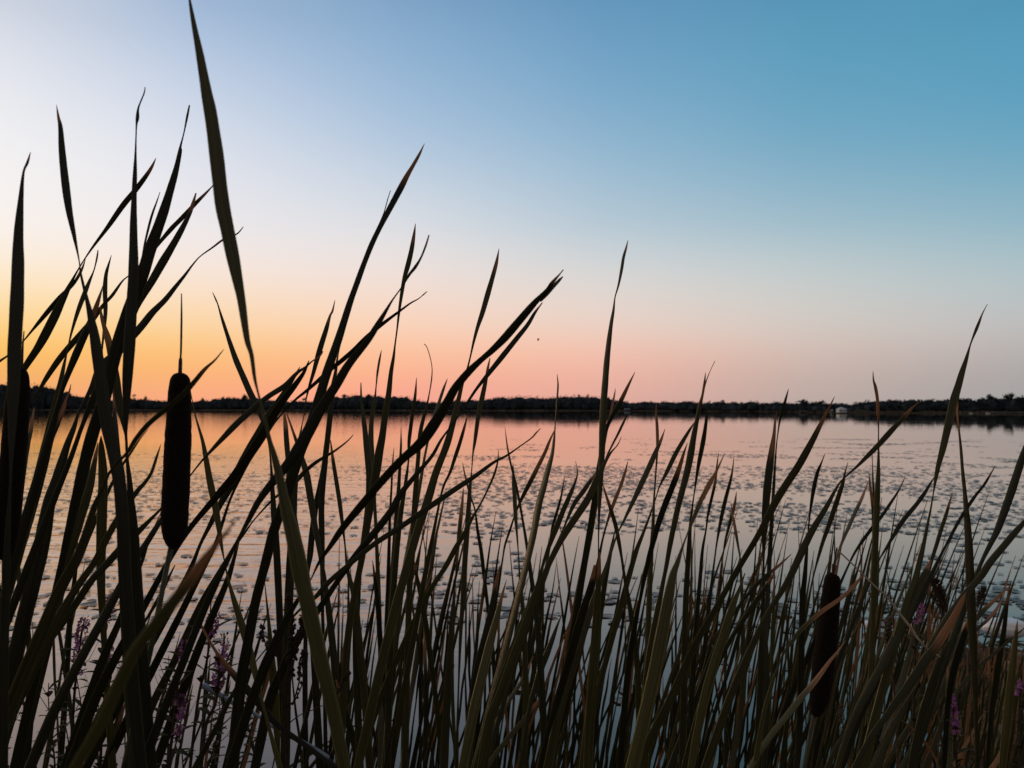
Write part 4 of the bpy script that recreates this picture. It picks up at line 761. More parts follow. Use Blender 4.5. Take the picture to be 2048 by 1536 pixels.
'C1': [(907,1184,1),(905,1230,7),(901,1290,12),(897,1350,16),(893,1420,19),(890,1480,20),(888,1536,20)],
'C2': [(1013,1160,1),(1003,1195,8),(995,1230,13),(983,1275,19),(972,1320,22),(960,1370,24),(948,1420,24),(938,1470,23),(926,1536,22)],
'C3': [(1000,1130,2),(992,1170,10),(982,1220,13),(970,1270,14),(955,1330,14),(945,1400,14),(930,1536,14)],
'C4': [(1093,1373,1),(1084,1390,5),(1075,1403,8),(1062,1420,12),(1048,1440,14),(1030,1460,15),(1012,1482,15),(992,1508,14),(972,1536,13)],
'C5': [(1067,1312,1),(1055,1340,7),(1040,1368,10),(1022,1395,11),(1005,1425,12),(985,1460,13),(968,1500,13),(955,1536,13)],
'C6': [(1124,1228,1),(1115,1250,6),(1106,1275,11),(1095,1305,15),(1083,1335,16),(1072,1370,14),(1063,1400,11),(1055,1440,9),(1048,1490,10),(1040,1536,12)],
'C7': [(1190,1130,6),(1182,1170,14),(1170,1210,18),(1158,1250,20),(1147,1290,20),(1136,1330,20),(1124,1370,18),(1112,1410,15),(1100,1450,12),(1090,1490,10),(1080,1536,10)],
'C8': [(1200,1105,3),(1198,1146,10),(1195,1200,16),(1192,1260,20),(1188,1320,22),(1184,1380,22),(1180,1440,22),(1176,1536,22)],
'C9': [(1230,1060,2),(1222,1100,8),(1213,1146,12),(1205,1200,12),(1195,1280,12),(1185,1400,12)],
'C11': [(1275,1200,2),(1272,1230,8),(1268,1280,11),(1262,1340,12),(1256,1400,12),(1248,1470,12),(1240,1536,12)],
'C12': [(1164,1470,2),(1160,1495,6),(1157,1515,9),(1155,1536,9)],
'C13': [(528,1150,1),(533,1200,4),(538,1250,8),(542,1300,13),(546,1350,18),(550,1400,19),(553,1450,16),(556,1500,10),(558,1536,8)],
'C14': [(398,1238,2),(405,1255,5),(415,1275,6),(430,1300,8),(448,1325,14),(470,1352,20),(495,1380,24),(520,1408,24),(545,1440,20),(575,1465,18),(610,1490,18),(650,1520,18),(680,1540,18)],
'C16': [(763,1413,1),(745,1425,4),(725,1440,6),(700,1458,5),(680,1472,4),(650,1500,8),(620,1536,12)],
'C17': [(668,1476,2),(650,1488,8),(632,1500,12),(610,1515,12),(585,1530,10),(570,1545,10)],
'C18': [(847,1196,1),(849,1220,5),(850,1260,7),(850,1310,8),(852,1400,10),(850,1536,12)],
'C19': [(745,1120,1),(750,1160,8),(756,1220,11),(761,1290,13),(766,1360,12),(771,1430,10),(777,1536,10)],
'C20': [(825,1110,3),(835,1160,9),(845,1210,12),(855,1270,13),(864,1340,13),(872,1400,12),(880,1480,12),(886,1536,12)],
'C23': [(818,1200,1),(815,1250,8),(812,1320,9),(808,1400,9),(805,1536,10)],
'C24': [(705,1225,1),(712,1270,7),(719,1330,9),(725,1390,8),(730,1450,7),(735,1536,8)],
'C25': [(672,1360,3),(683,1400,12),(695,1440,16),(707,1480,16),(718,1536,16)],
'C26': [(418,1380,2),(440,1360,2)],
}
DRY = {'L14': 75, 'L15': 75, 'L16': 70, 'L17': 45, 'L25': 60, 'B2': 150, 'M1': 85, 'M7': 45, 'M12b': 30, 'M12': 30, 'M9': 25, 'M21': 35, 'M23': 35, 'R3': 90, 'R8': 60, 'R13': 55, 'R14': 60, 'R16': 90,
       'R18': 110, 'R21': 60, 'R22': 55, 'R24': 105, 'R25': 60, 'R27': 40, 'R28': 60, 'R30': 80, 'R31': 65, 'R32': 35, 'R33': 90, 'R35': 70, 'R42': 50, 'R43': 60, 'R47': 130, 'R48': 110, 'R58': 110,
       'R61': 70, 'R62': 60, 'R56': 150, 'R67': -1, 'R68': -1, 'R69': -1, 'C4': 55, 'C12': -1, 'C11': -1, 'C14': 120, 'C18': 120, 'C2': 45, 'R53': 50, 'L21': 30, 'M13': 20, 'L3': 30, 'R39': 30, 'R11': 20, 'R1': 20, 'R63': 20}
TONE = {'L1': .1, 'L3': .05, 'L6': .05, 'L7': .08, 'L8': .2, 'L10': .15, 'L15': .5, 'L26': 1, 'C13': 1, 'B1': .75, 'B2': .8, 'C2': .9, 'R24': .9, 'R49': .95, 'R48': .8, 'R66': .8, 'R63': .8, 'C8': .7, 'R1': .4, 'M2': .05, 'M1': .05, 'M12': .1, 'M13': .1, 'M14': .3, 'M5': .15, 'M6': .2, 'R46': .4, 'R57': .4, 'R60': 0, 'R37': .1, 'C4': .8, 'R31': .55, 'R58': .4, 'C14': 0, 'R53': .2, 'R54': .3, 'C7': .1, 'M4': .15, 'M3': .1}
def depth_of(k):
    w = max(q[2] for q in B[k]); return max(.62, min(2.45, .0175 * F / (w + 2)))
DEP = {'L10': .95, 'L6': .78, 'L3': .76, 'L7': .88, 'L8': .92, 'B1': .58, 'B2': .31, 'R24': .72, 'L1': .68, 'L25': .72, 'L7b': 1.02, 'R47': .93, 'R48': .93, 'L26': 1.0, 'M14': 1.02, 'M12b': .80, 'M12': .82, 'R22b': 1.3, 'M1b': .97, 'M28': 1.6, 'R56': 1.4}
# each plant: label, leaf ids, optional seed head (axis, spike, depth), position of its foot in the photo plane
HEAD1 = ([(360,745,6),(360,748,22),(360,755,34),(360,768,40),(359,790,43),(358,830,47),(356,880,50),(353,950,52),(350,1020,52),(349,1060,48),(348,1080,38),(346,1092,24),(345,1097,9)], [(363,587,2),(363,640,4),(362,700,4),(361,716,4),(361,720,7),(360,752,8)], .80)
HEAD2 = ([(41,736,10),(41,742,24),(39,755,34),(36,790,42),(32,850,45),(25,930,46),(19,1000,46),(13,1060,44),(9,1100,36),(8,1115,20),(8,1120,9)], [(48,662,2),(46,690,3),(43,742,6)], .84)
HEAD3 = ([(1667,1146,6),(1666,1149,20),(1665,1156,29),(1664,1170,33),(1661,1200,36),(1657,1245,39),(1651,1300,42),(1645,1350,42),(1639,1395,38),(1635,1415,30),(1631,1428,18),(1630,1433,8)], [(1674,1095,3),(1671,1112,3),(1668,1128,4),(1667,1130,6),(1666,1152,6)], 1.0)
PLANTS = [
 ('tall cattail at the left edge, its upright leaf half covering a seed head', ['L1'], HEAD2),
 ('cattail with two tall upright leaves left of the big seed head, one curl-tipped', ['L3', 'L6', 'L19'], None),
 ('cattail carrying the big dark seed head with a bare spike', ['M3'], HEAD1),
 ('cattail at the left with a broad leaf narrowing to a thread behind the tallest curl', ['L7', 'L7b', 'L10'], None),
 ('cattail off the left edge whose two leaves cross at the thin neck', ['L4', 'L5'], None),
 ('cattail with two narrow leaves fanning right towards the long blurred leaf', ['L8', 'L11'], None),
 ('low left cattail with rusty leaf in front of the orange horizon', ['L12', 'L14', 'L17', 'L18'], None),
 ('left cattail whose short leaf has an orange brown folded tip', ['L13', 'L16', 'L21', 'L33'], None),
 ('cattail with a brown-tipped olive leaf crossing the seed head', ['L25', 'L25b', 'L23', 'L24'], None),
 ('cattail with thick upright dark leaves left of the big seed head stalk', ['L15', 'L20', 'L31', 'L32'], None),
 ('long broad blurred leaf running from the top of the view down to the bottom', ['B1'], None),
 ('out of focus leaf with a rusty brown tip close in front, lower left', ['B2'], None),
 ('cattail with green leaves leaning left, between the big seed head and the long blurred leaf', ['L26', 'C13'], None),
 ('cattail with a slim leaf leaning left behind the long blurred leaf', ['L27', 'M16'], None),
 ('tall central cattail with a long leaning leaf, rusty at its tip', ['M1', 'M1b', 'M7'], None),
 ('cattail with a wide dark leaf ending in a thin twisted tip above', ['M2', 'M5', 'L29'], None),
 ('cattail with long low leaves sweeping right past the big seed head', ['M4', 'M6', 'L28', 'L30'], None),
 ('cattail with a slender upright pointed leaf above the middle rise', ['M8', 'M9', 'M10', 'C19'], None),
 ('cattail with a slim blade left of the fork-tipped leaf', ['M11'], None),
 ('cattail with the broad fork-tipped leaf reaching right over the horizon', ['M12', 'M12b', 'M13'], None),
 ('cattail with a long low leaf bent far right over the water', ['M14', 'M15'], None),
 ('cattail with thin leaves leaning left beside the long blurred leaf', ['M17', 'M18', 'C25', 'C24'], None),
 ('cattail with narrow straight leaves just right of the long blurred leaf', ['M19', 'M19b'], None),
 ('cattail with short straight leaves below the middle rise', ['M21', 'M22', 'M25', 'C23', 'M26'], None),
 ('cattail with one leaf ending in a fine curled hook', ['M20', 'C18', 'M24', 'M27'], None),
 ('cattail with a short upright leaf behind the fork-tipped leaf', ['M23', 'R8', 'R7'], None),
 ('cattail with broad dark upright leaf at the bottom, left of centre', ['R6', 'C1', 'C20'], None),
 ('cattail with a thin pointed tip standing alone left of the tall centre leaf', ['R2', 'R3', 'R5'], None),
 ('cattail with wide olive leaves at the bottom centre', ['R4', 'C2', 'C3'], None),
 ('cattail with a kinked tip among the reeds in the middle', ['R9', 'R10'], None),
 ('cattail with two wide dark leaves slanting behind the tall centre leaf', ['R11', 'R12', 'R18'], None),
 ('tall cattail with a single twisted leaf rising right of centre into the sky', ['R1', 'C7'], None),
 ('cattail with a frayed rusty tip just right of the tall centre leaf', ['R13', 'R14', 'R15'], None),
 ('cattail with a straight leaf topped by a grey withered point', ['R16', 'R19'], None),
 ('cattail with broad upright leaves at the bottom, right of centre', ['R17', 'C8', 'C9'], None),
 ('cattail with two slanting leaves left of the thin forked tip', ['R20', 'R21'], None),
 ('cattail with a dark leaf ending in a thin forked filament', ['R22', 'R22b', 'R23'], None),
 ('blurred brown and olive leaf close in front, right of centre', ['R24'], None),
 ('cattail with three slim leaves behind the blurred brown leaf', ['R25', 'R26', 'R27'], None),
 ('cattail with broad leaves slanting at the bottom, left of the smaller seed head', ['R28', 'R49', 'R50'], None),
 ('cattail with a straight dark leaf with a small hole in it', ['R30', 'R29', 'R52'], None),
 ('cattail with a wide straight leaf leaning right, rusty near its tip', ['R31'], None),
 ('cattail with a leaf bent far right over the shoreline, pale at its tip', ['R32', 'R40'], None),
 ('cattail with an upright leaf with an orange brown tip at the right', ['R33', 'R43', 'R44'], None),
 ('tallest cattail on the right, its leaf twisted to a thin point above the woods', ['R34'], None),
 ('cattail with a dark leaf leaning left from a pale folded tip, far right', ['R35', 'R64'], None),
 ('cattail with a broad leaf leaving the picture at the right edge', ['R36', 'R46'], None),
 ('cattail with long parallel dark leaves at lower right', ['R37', 'R57'], None),
 ('cattail with short leaning leaves right of the smaller seed head', ['R38', 'R39'], None),
 ('cattail with slim leaves directly above the smaller seed head', ['R41', 'R42'], None),
 ('cattail with a very wide leaf, frayed and rusty at the top, lower right', ['R45', 'R58'], None),
 ('cattail carrying the smaller seed head, crossed by two half dry leaves', ['R47', 'R48'], HEAD3),
 ('cattail with two dark leaves crossing left of the smaller seed head', ['R53', 'R54'], None),
 ('bent leaf arching over and drooping to a dry orange end, bottom right', ['R56'], None),
 ('cattail with black shaded leaves behind the purple flower at lower right', ['R59', 'R60', 'R70'], None),
 ('cattail with two orange brown leaf ends near the white stone', ['R61', 'R62'], None),
 ('cattail with stiff upright leaves in the lower right corner', ['R63', 'R66'], None),
 ('dead orange brown leaf ends in the bottom right corner', ['R67', 'R68', 'R69'], None),
 ('cattail with a short leaf tipped orange at the bottom centre', ['C4', 'C5'], None),
 ('cattail with one curved leaf in the bottom middle', ['C6'], None),
 ('dead brown cattail leaves standing in the bottom middle', ['C11', 'C12'], None),
 ('dark drooping leaf with a reddish curled tip, lower left', ['C14', 'C16', 'C17'], None),
]
seed = 0
for lab, ids, head in PLANTS:
    ds = [DEP.get(k_, depth_of(k_)) for k_ in ids] + ([head[2]] if head else [])
    feet = []
    for k_, d in zip(ids, ds):
        q = B[k_]; x1, y1 = q[-1][0], q[-1][1]; x0, y0 = q[-3][0], q[-3][1]
        sl = (x1 - x0) / max(8, (y1 - y0)) if y1 > y0 else 0
        sl = max(-1.1, min(1.1, sl)); p = P(x1, y1, d)
        if len(q) > 6: feet.append(p.x + sl * p.z * .5)
    if head: feet += [P(head[0][-1][0], 0, head[2]).x + (P(head[0][-1][0] - head[0][4][0] + 1024, 0, head[2]).x) * 1.0] * 2
    if not feet: feet = [p.x]
    fx = sum(feet) / len(feet); fd = sum(ds) / len(ds)
    fz = max(0.0, bank_z(fx, fd)) - .01
    root = Vector((fx, fd, fz))
    t = thing('cattail_plant', lab, 'cattail', root, 'cattails in front of the lake')
    for k_, d in zip(ids, ds):
        seed += 1
        if k_ in ('L7b', 'M1b', 'M12b', 'R22b', 'M28'):     # split slivers of a neighbouring leaf: no foot of their own
            q = B[k_]; m = MB(); sm = spline(q, 4)
            m.tube([P(x, y, d) for x, y, w in sm], [max(.0005, w/2/F*d) for x, y, w in sm], 6); m.build('leaf_sliver', M_SPIKE if k_ != 'M12b' else M_STALK, t, rel=root)
            continue
        build_leaf(t, root, B[k_], d, DRY.get(k_, 0), dd=lrng.uniform(-.05, .05) * d, seed=seed, yaw=.2 if k_ in ('B1', 'B2', 'L3', 'L1') else None, tone=TONE.get(k_))
    if head: head_spike(t, root, head[0], head[2], head[1])

# ---------------------------------------------------------------- the thicket behind
frng = random.Random(314)
ORD = ['leftmost'] + [w + ' from left' for w in 'second third fourth fifth sixth seventh eighth ninth tenth eleventh twelfth thirteenth fourteenth fifteenth sixteenth seventeenth eighteenth nineteenth twentieth twenty-first twenty-second twenty-third twenty-fourth twenty-fifth twenty-sixth twenty-seventh twenty-eighth twenty-ninth thirtieth thirty-first thirty-second thirty-third thirty-fourth thirty-fifth thirty-sixth thirty-seventh thirty-eighth thirty-ninth fortieth forty-first forty-second forty-third forty-fourth'.split()]
ZONES = [  # x range, tip rows, depth range, count, label, group
 (640, 1000, (1010, 1330), (1.9, 2.6), 16, 'slim shoot, %s, %s in the thin screen left of centre', 'thin shoots left of centre'),
 (980, 1340, (1000, 1380), (1.8, 2.7), 30, 'slim shoot, %s, %s in the centre thicket', 'shoots in the centre thicket'),
 (1320, 1700, (985, 1400), (1.9, 3.0), 36, 'slim shoot, %s, %s around the smaller seed head', 'shoots around the smaller seed head'),
 (1680, 2080, (985, 1400), (2.0, 3.7), 44, 'slim shoot, %s, %s in the right thicket', 'shoots in the right thicket'),
 (-40, 620, (1120, 1420), (1.5, 2.3), 8, 'dark shoot, %s, %s among the left cattails', 'low shoots on the left'),
]
for x0, x1, (ya, yb), (da, db), cnt, lab, grp in ZONES:
    for i in range(cnt):
        d = frng.uniform(da, db); px = x0 + (x1 - x0) * (i + frng.random()) / cnt
        foot = P(px, 0, d); foot.z = max(0, bank_z(foot.x, d)) - .01
        ybase = HOR + (H - foot.z) * F / d
        lean = frng.uniform(.02, .22)
        nl = frng.choice([3, 4, 4, 5]); tall = frng.random() < .4
        how = 'leaning right' if lean > .14 else 'leaning slightly' if lean > .07 else 'nearly upright'
        t = thing('cattail_plant', ('tall ' if tall else 'low ') + lab % (how, ORD[i]), 'cattail', foot.copy(), grp)
        for j in range(nl):
            ln = lean + frng.gauss(0, .13); d2 = d + frng.uniform(-.06, .06)
            yt = ya + (yb - ya) * (frng.random() ** 1.1 * .8 if tall else .25 + .75 * frng.random() ** .9); w0 = frng.uniform(.0065, .0115) * F / d2
            if 1900 < px < 2070: yt = max(yt, 1295)
            bend = frng.uniform(-.03, .10); hgt_ = ybase - yt; q = []
            neck = frng.uniform(.35, .7) if frng.random() < .6 else 9
            for a in range(9):
                t_ = a / 8; y = yt + (min(ybase, 1560) - yt) * t_; u = (ybase - y) / hgt_
                x = px + ln * hgt_ * u + bend * hgt_ * u * u + frng.uniform(-1, 1)
                env = min(1, (t_ * (3.2)) ** .8) if t_ < .3125 else 1
                w = w0 * env * (1 - .45 * math.exp(-((t_ - neck) / .12) ** 2))
                q.append((x, y, max(1, w)))
            seed += 1
            dr = frng.choice([0, 0, 0, 35, 55, 80, -1 if frng.random() < .5 else 0])
            build_leaf(t, foot, q, d2, dr, seed=seed)

# ---------------------------------------------------------------- purple loosestrife and other herbs
ORD_H = ['leftmost'] + [w + ' from left' for w in 'second third fourth fifth sixth seventh eighth ninth tenth eleventh twelfth thirteenth fourteenth'.split()]
def lance(mb, base, direc, ln, w, rng_):
    t = direc.normalized(); s = t.cross(Vector((0, 0, 1)))
    if s.length < .1: s = Vector((1, 0, 0))
    s.normalize(); n_ = s.cross(t); L_ = []; nn = 7
    for i in range(nn + 1):
        u = i / nn; c = base + t * ln * u - Vector((0, 0, 1)) * ln * .25 * u * u; ww = w * math.sin(math.pi * min(1, u * .93 + .07)) ** .8
        L_.append((c - s*ww + n_*ww*.35, c, c + s*ww + n_*ww*.35))
    b = len(mb.v)
    for a, c, e in L_: mb.v += [a, c, e]
    for i in range(nn):
        for k_ in (0, 1): mb.f.append((b+i*3+k_, b+i*3+k_+1, b+(i+1)*3+k_+1, b+(i+1)*3+k_))
def petals(mb, mp, c, outd, rng_, s):
    for k_ in range(5):
        a = outd.orthogonal().normalized(); b_ = outd.cross(a); q = 2*math.pi*k_/5 + rng_.uniform(0, .5)
        dv = (a*math.cos(q) + b_*math.sin(q)) + outd * .5; dv.normalize(); sd_ = dv.cross(outd).normalized()
        (mb if rng_.random() < .8 else mp).add([c, c + dv*s*.6 + sd_*s*.28, c + dv*s*1.15, c + dv*s*.6 - sd_*s*.28], [(0, 1, 2, 3)])
def loosestrife(label, stem, d, spikes, seed_):
    """stem: photo points top->bottom; spikes: (axis photo points top->bottom, radius px, bloom fraction)"""
    r_ = random.Random(seed_); sm = spline([(x, y, 0) for x, y in stem], 5); pts = [P(x, y, d) for x, y, _ in sm]
    e = pts[-1]; root = Vector((e.x + (e.x - pts[-4].x) * 1.0, d, max(0, bank_z(e.x, d)) - .01))
    t = thing('purple_loosestrife', label, 'flower', root, 'purple flowering herbs')
    full = pts + [e.lerp(root, i / 6) for i in range(1, 7)]
    m = MB(); m.tube(full, [.0009 + .0022 * i / len(full) for i in range(len(full))], 6); m.build('stem', M_HERBD, t, rel=root)
    lv = MB()
    for i in range(len(spikes[0][0]) + 4, len(full) - 3, 2):
        for sgn in (0, math.pi):
            if r_.random() < .2: continue
            a = r_.uniform(0, .8) + sgn + (i % 4) * .8; lance(lv, full[i], Vector((math.cos(a), math.sin(a) * .6, r_.uniform(.3, .9))), r_.uniform(.022, .042), r_.uniform(.0035, .006), r_)
    lv.build('foliage', M_HERB, t, rel=root)
    for ax, rp, bloom in spikes:
        sm = spline([(x, y, 0) for x, y in ax], 6); ap = [P(x, y, d) for x, y, _ in sm]; R_ = rp / F * d
        core = MB(); core.tube(ap, [R_ * (.12 + .15 * i / len(ap)) for i in range(len(ap))], 6)
        fl = MB(); fp = MB(); tot = sum((ap[i+1]-ap[i]).length for i in range(len(ap)-1)); n_ = int(tot / .0011)
        for i in range(n_):
            u = (i + r_.random()) / n_; j = min(len(ap)-2, int(u * (len(ap)-1))); p = ap[j].lerp(ap[j+1], u*(len(ap)-1) - j)
            a = r_.uniform(0, 6.28); dv = Vector((math.cos(a), math.sin(a), r_.uniform(0, .5))).normalized()
            wob = .65 + .5 * abs(math.sin(u * 23 + seed_))
            if u > 1 - bloom and r_.random() < .75: petals(fl, fp, p + dv * R_ * .55 * wob, dv, r_, min(.0065, R_ * .62))
            else:
                q = p + dv * R_ * .35; s = R_ * .22; core.add([q, q + dv*s + Vector((0, 0, s)), q + dv*s*1.3, q + Vector((0, 0, -s*.6))], [(0, 1, 2), (0, 2, 3)])
        fs_ = fl.build('flower_spike', M_PURPLE, t, rel=root, smooth=False)
        core.build('calyx', M_HERBD, fs_, rel=root, smooth=False)
        if fp.v: fp.build('faded_petals', M_PINK, fs_, rel=root, smooth=False)
loosestrife('purple flower spike low at the left, half behind a broad dark leaf', [(170,1235),(162,1270),(155,1330),(148,1400),(140,1536)], 1.15, [([(170,1235),(163,1270),(157,1310),(153,1350)], 12, .92)], 1)
loosestrife('purple flower spike with a leafy tip, left of the thick upright leaves', [(231,1180),(225,1210),(214,1240),(208,1280),(212,1340),(222,1420),(230,1536)], 1.2, [([(231,1178),(226,1195),(218,1215),(210,1242)], 12, .75)], 2)
loosestrife('short purple flower spike lowest beside the upright dark leaves at the left', [(220,1296),(216,1320),(212,1360),(206,1430),(200,1536)], 1.2, [([(221,1294),(218,1308),(215,1326)], 9, .9)], 3)
loosestrife('purple loosestrife with a dark pointed bud tip, left of the curled drooping leaf', [(448,1268),(446,1300),(440,1340),(436,1375),(430,1410),(412,1450),(402,1536)], 1.05, [([(448,1266),(448,1285),(444,1310),(440,1335),(437,1360)], 14, .72), ([(437,1362),(435,1370),(434,1380)], 13, 1.0)], 4)
loosestrife('faded pinkish purple spike behind the brown blurred leaf', [(428,1222),(424,1250),(420,1280),(412,1330),(396,1400),(380,1536)], 1.15, [([(430,1218),(426,1240),(422,1260),(417,1275)], 14, .75)], 5)
loosestrife('leafy stem with several ragged purple whorls left of the grey stem', [(372,1270),(366,1300),(360,1340),(352,1400),(346,1460),(335,1536)], 1.1, [([(378,1265),(370,1290),(364,1325)], 11, .7), ([(345,1378),(340,1392),(334,1408)], 10, .9), ([(362,1395),(360,1415),(357,1440)], 13, .95), ([(362,1450),(357,1462),(352,1480)], 11, .8)], 6)
loosestrife('small bright purple flower head right of the smaller seed head', [(1838,1212),(1836,1235),(1832,1265),(1830,1330),(1828,1420),(1826,1536)], 1.6, [([(1839,1212),(1838,1225),(1833,1245)], 13, 1.0)], 7)
loosestrife('upright purple flower spike at the bottom right behind an olive leaf', [(1903,1392),(1907,1420),(1910,1460),(1912,1500),(1914,1540)], 1.5, [([(1903,1392),(1907,1418),(1911,1445),(1913,1468)], 9, 1.0)], 8)
loosestrife('dim purple flower cut by the right edge of the picture', [(2046,1365),(2042,1390),(2040,1430),(2040,1536)], 1.7, [([(2046,1362),(2043,1375),(2040,1390)], 10, 1.0)], 9)

hb = random.Random(91)
for i in range(14):
    x = 30 + 37 * i + hb.uniform(-12, 12); yt = hb.uniform(1270, 1420); d = hb.uniform(1.1, 1.7); ln = hb.uniform(-.25, .35)
    st_ = [P(x + ln * (1560 - y) * .8 + 6 * math.sin(y * .02 + i), y, d) for y in [yt + (1560 - yt) * q / 14 for q in range(15)]]
    root = Vector((st_[-1].x, d, -.01)); full = st_ + [st_[-1].lerp(root, q / 5) for q in range(1, 6)]
    t = thing('leafy_herb', 'thin leafy weed, %s at the foot of the left cattails' % ORD_H[i], 'weed', root, 'weeds among the left cattails')
    m = MB(); m.tube(full, [.0007 + .0013 * q / len(full) for q in range(len(full))], 5)
    for q in range(3):
        k_ = hb.randrange(2, 10); a = hb.choice((-1, 1)); m.tube([full[k_], full[k_] + Vector((a*.02, .01, .018)), full[k_] + Vector((a*.035, .015, .05))], [.0008, .0006, .0003], 4)
    m.build('stem', M_HERBD, t, rel=root)
    lv = MB()
    for q in range(1, 17):
        for sg in (0, math.pi):
            if hb.random() < .25: continue
            a = sg + q * .9 + hb.uniform(-.3, .3); lance(lv, full[q], Vector((math.cos(a), math.sin(a)*.6, hb.uniform(.1, .9))), hb.uniform(.014, .034), hb.uniform(.0025, .0055), hb)
    lv.build('foliage', M_HERB, t, rel=root)

def seed_stalk(label, stem, d, beads, mat=M_SEEDD, size=.0028, branches=(), cat='seed stalk'):
    r_ = random.Random(len(label) * 7); sm = spline([(x, y, 0) for x, y in stem], 6); pts = [P(x, y, d) for x, y, _ in sm]; e = pts[-1]
    root = Vector((e.x, d, max(0, bank_z(e.x, d)) - .01)); t = thing('seed_stalk', label, cat, root, 'dried seed stalks')
    full = pts + [e.lerp(root, i / 4) for i in range(1, 5)]
    m = MB(); m.tube(full, [.0007 + .0016 * i / len(full) for i in range(len(full))], 6); allp = [(pts, beads)]
    for br, bb in branches:
        bp_ = [P(x, y, d) for x, y, _ in spline([(x, y, 0) for x, y in br], 5)]; m.tube(bp_, [.0006 + .0006*i/len(bp_) for i in range(len(bp_))], 5); allp.append((bp_, bb))
    m.build('stem', mat, t, rel=root)
    s = MB()
    for pp, (u0, u1, n_) in allp:
        for i in range(n_):
            u = u0 + (u1-u0) * (i + r_.random()) / n_; j = min(len(pp)-2, int(u*(len(pp)-1))); p = pp[j].lerp(pp[j+1], u*(len(pp)-1)-j)
            a = r_.uniform(0, 6.28); q = p + Vector((math.cos(a), math.sin(a), 0)) * size * r_.uniform(.6, 1.3); z = size * r_.uniform(.6, 1.1)
            s.add([q+Vector((z,0,0)), q+Vector((-z,0,0)), q+Vector((0,z,0)), q+Vector((0,-z,0)), q+Vector((0,0,z*1.5)), q+Vector((0,0,-z))], [(0,2,4),(2,1,4),(1,3,4),(3,0,4),(2,0,5),(1,2,5),(3,1,5),(0,3,5)])
    s.build('seeds', mat, t, rel=root)['kind'] = 'stuff'
seed_stalk('dark branched seed stalk standing against the long blurred leaf', [(575,1190),(580,1215),(585,1250),(582,1290),(578,1330),(572,1380),(570,1430),(575,1536)], 1.0, (0, .55, 110), M_SEEDD, .0026,
  [([(605,1230),(600,1260),(592,1300),(584,1345),(576,1390)], (0, .8, 60)), ([(552,1260),(554,1285),(555,1320),(560,1370),(568,1410)], (0, .45, 24)), ([(524,1250),(528,1275),(534,1300),(545,1340)], (0, .8, 18)),
   ([(697,1345),(690,1358),(680,1378),(670,1392)], (0, .9, 16)), ([(610,1300),(602,1330),(598,1365),(585,1410)], (0, .6, 40)), ([(616,1305),(610,1350),(590,1400),(565,1415)], (.4, 1, 8))])
seed_stalk('brown knobbly seed stalk right of the smaller seed head', [(1777,1235),(1777,1260),(1776,1290),(1778,1320),(1785,1350),(1790,1400),(1793,1450),(1796,1536)], 1.15, (0, .42, 70), M_SEED, .0036)
seed_stalk('thin beaded seed stalk at bottom, right below the smaller seed head', [(1905,1420),(1750,1410),(1752,1440),(1755,1480),(1758,1536)][1:], 1.6, (0, .9, 50), M_SEEDD, .003)
seed_stalk('small beaded seed stalk leaning beside the bottom of the smaller seed head', [(1680,1408),(1684,1440),(1692,1475),(1700,1510),(1706,1536)], 1.5, (0, .9, 50), M_SEED, .003)
seed_stalk('fine seed stalk among the bottom middle leaves', [(790,1430),(784,1460),(778,1490),(768,1536)], 1.3, (0, .8, 26), M_SEEDD, .002)
seed_stalk('short dark seed stalk at the bottom left of centre', [(662,1505),(664,1520),(665,1545)], 1.3, (0, 1, 30), M_SEEDD, .003)
seed_stalk('fine dry seed stalk standing before the spit in the right corner', [(1960,1330),(1956,1360),(1950,1400),(1952,1450),(1955,1536)], 2.0, (0, .8, 50), M_SEED, .003)
seed_stalk('second fine dry seed stalk, right of the white stone stalks', [(1985,1300),(1982,1340),(1975,1400),(1970,1470),(1968,1536)], 2.2, (0, .7, 50), M_SEEDD, .003)
# feathery grass plume
d = 1.35; pl = [P(x, y, d) for x, y, _ in spline([(1867,1160,0),(1874,1178,0),(1882,1200,0),(1888,1225,0),(1886,1260,0),(1882,1320,0),(1878,1420,0),(1876,1536,0)], 6)]
root = Vector((pl[-1].x, d, -.01)); t = thing('grass_plume', 'feathery grey seed plume bending left at lower right', 'grass', root)
m = MB(); m.tube(pl + [root], [.0012] * (len(pl)+1), 6); m.build('stem', M_SEED, t, rel=root)
gr = random.Random(4)
def plume(pp, u1, n_, rad):
    s = MB()
    for i in range(n_):
        u = u1 * gr.random(); j = int(u*(len(pp)-1)); p = pp[j].lerp(pp[j+1], u*(len(pp)-1)-j); a = gr.uniform(0, 6.28)
        wdt = rad * (.35 + .8 * math.sin(math.pi * min(1, u/u1*.85 + .12))); dv = Vector((math.cos(a)*wdt, math.sin(a)*wdt, wdt * gr.uniform(.3, 1.4)))
        q = dv.cross(Vector((0,1,.2))).normalized() * .0008
        s.add([p, p + dv*.5 + q, p + dv, p + dv*.5 - q], [(0, 1, 2, 3)])
    return s
plume(pl, .42, 620, .010).build('seed_plume', M_SEED, t, rel=root, smooth=False)
br = [P(x, y, d) for x, y, _ in spline([(1862,1190,0),(1868,1200,0),(1880,1218,0),(1888,1240,0)], 6)]
plume(br, .9, 160, .005).build('seed_plume', M_SEED, t, rel=root, smooth=False)
d = 1.5; pl = [P(x, y, d) for x, y, _ in spline([(1968,1178,0),(1962,1195,0),(1955,1215,0),(1948,1250,0),(1944,1320,0),(1940,1536,0)], 6)]
root = Vector((pl[-1].x, d, -.01)); t = thing('grass_plume', 'small grey seed plume behind the dark leaf at the right', 'grass', root)
m = MB(); m.tube(pl + [root], [.001] * (len(pl)+1), 6); m.build('stem', M_SEED, t, rel=root)
plume(pl, .4, 260, .008).build('seed_plume', M_SEED, t, rel=root, smooth=False)

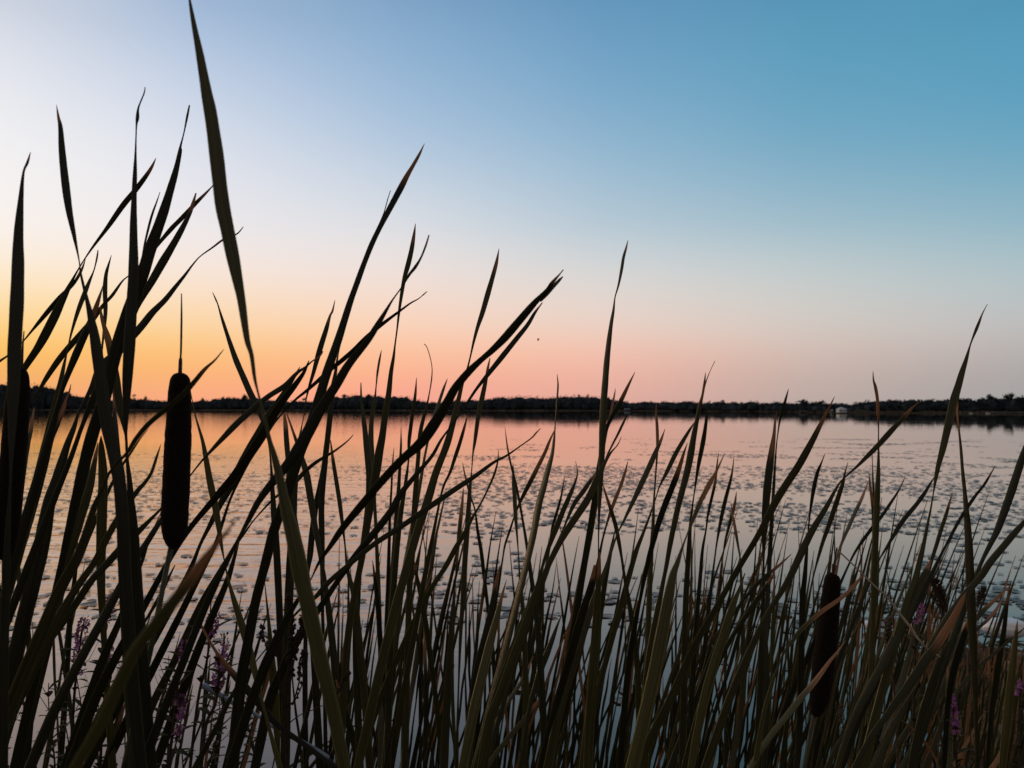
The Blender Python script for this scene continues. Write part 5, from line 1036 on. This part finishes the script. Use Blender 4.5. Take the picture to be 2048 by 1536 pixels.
# broken pale straw over the smaller seed head
sm = [(1672,1100,2),(1678,1103,3),(1712,1135,3),(1745,1168,3),(1775,1195,4),(1800,1228,4),(1822,1256,5),(1835,1276,4),(1855,1298,3),(1880,1314,3)]
d = 1.05; m = MB(); q = spline(sm, 4); m.tube([P(x, y, d) for x, y, w in q], [w/2/F*d for x, y, w in q], 6)
tag(m.build('broken_straw', M_STRAW), 'pale broken straw slanting down right from above the smaller seed head', 'straw')
sm = [(1880,1312,3),(1865,1328,3),(1850,1340,3),(1830,1375,4),(1800,1420,4),(1770,1470,4),(1740,1536,4)]
m = MB(); q = spline(sm, 4); pts_ = [P(x, y, 1.1) for x, y, w in q]; pts_.append(Vector((pts_[-1].x - .2, 1.2, 0))); m.tube(pts_, [w/2/F*d for x, y, w in q] + [.002], 6)
tag(m.build('dry_stem', M_SEED), 'thin brown dry stem continuing down left from the pale straw end', 'stem')
# thick grey dead stem, blunt at the upper end
sm = [(405,1371,12),(412,1374,12),(430,1384,11),(458,1401,9),(480,1414,7),(510,1428,6),(560,1462,8),(600,1482,9),(640,1505,10),(690,1540,10)]
q = spline(sm, 4); m = MB(); pts_ = [P(x, y, 1.35) for x, y, w in q]; pts_.append(Vector((pts_[-1].x + .35, 1.5, -.02))); m.tube(pts_, [w/2/F*1.35 for x, y, w in q] + [.005], 10)
tag(m.build('dead_stem', M_GREYSTEM), 'bare grey dead stem with a blunt end slanting over the dark water, lower left', 'stem')
# thin bare twigs
for sm, d, lab in (([(900,1412,1),(870,1415,2),(640,1418,1)], 1.1, ''), ):
    pass
tw = [(645,1411,2),(625,1420,2),(600,1430,2),(575,1450,3),(560,1470,3),(545,1536,3)]
q = spline(tw, 4); m = MB(); pts_ = [P(x, y, 1.2) for x, y, w in q]; pts_.append(Vector((pts_[-1].x, 1.2, 0))); m.tube(pts_, [max(.0008, w/2/F*1.2) for x, y, w in q] + [.0015], 6)
tag(m.build('twig', M_HERBD), 'thin dark twig rising right towards the long blurred leaf near the bottom', 'twig')

# flying insect
p = P(1076.5, 679, 1.6); t = thing('flying_insect', 'tiny dark insect hovering in the pink sky right of the fork-tipped leaf', 'insect', p)
m = MB(); m.tube([Vector((-.0006,0,-.0030)), Vector((-.0007,0,-.0018)), Vector((-.0001,0,0)), Vector((.0004,0,.0014)), Vector((.0008,0,.0026))], [.0006,.0013,.0011,.0010,.0004], 8); m.build('body', M_INSECT, t)
for s in (-1, 1):
    m = MB(); m.add([(0,0,.0004), (s*.0022,.0008,.0026), (s*.0030,.001,.0012), (s*.0014,.0004,-.0002)], [(0,1,2,3)]); m.build('wing', M_WING, t, smooth=False)
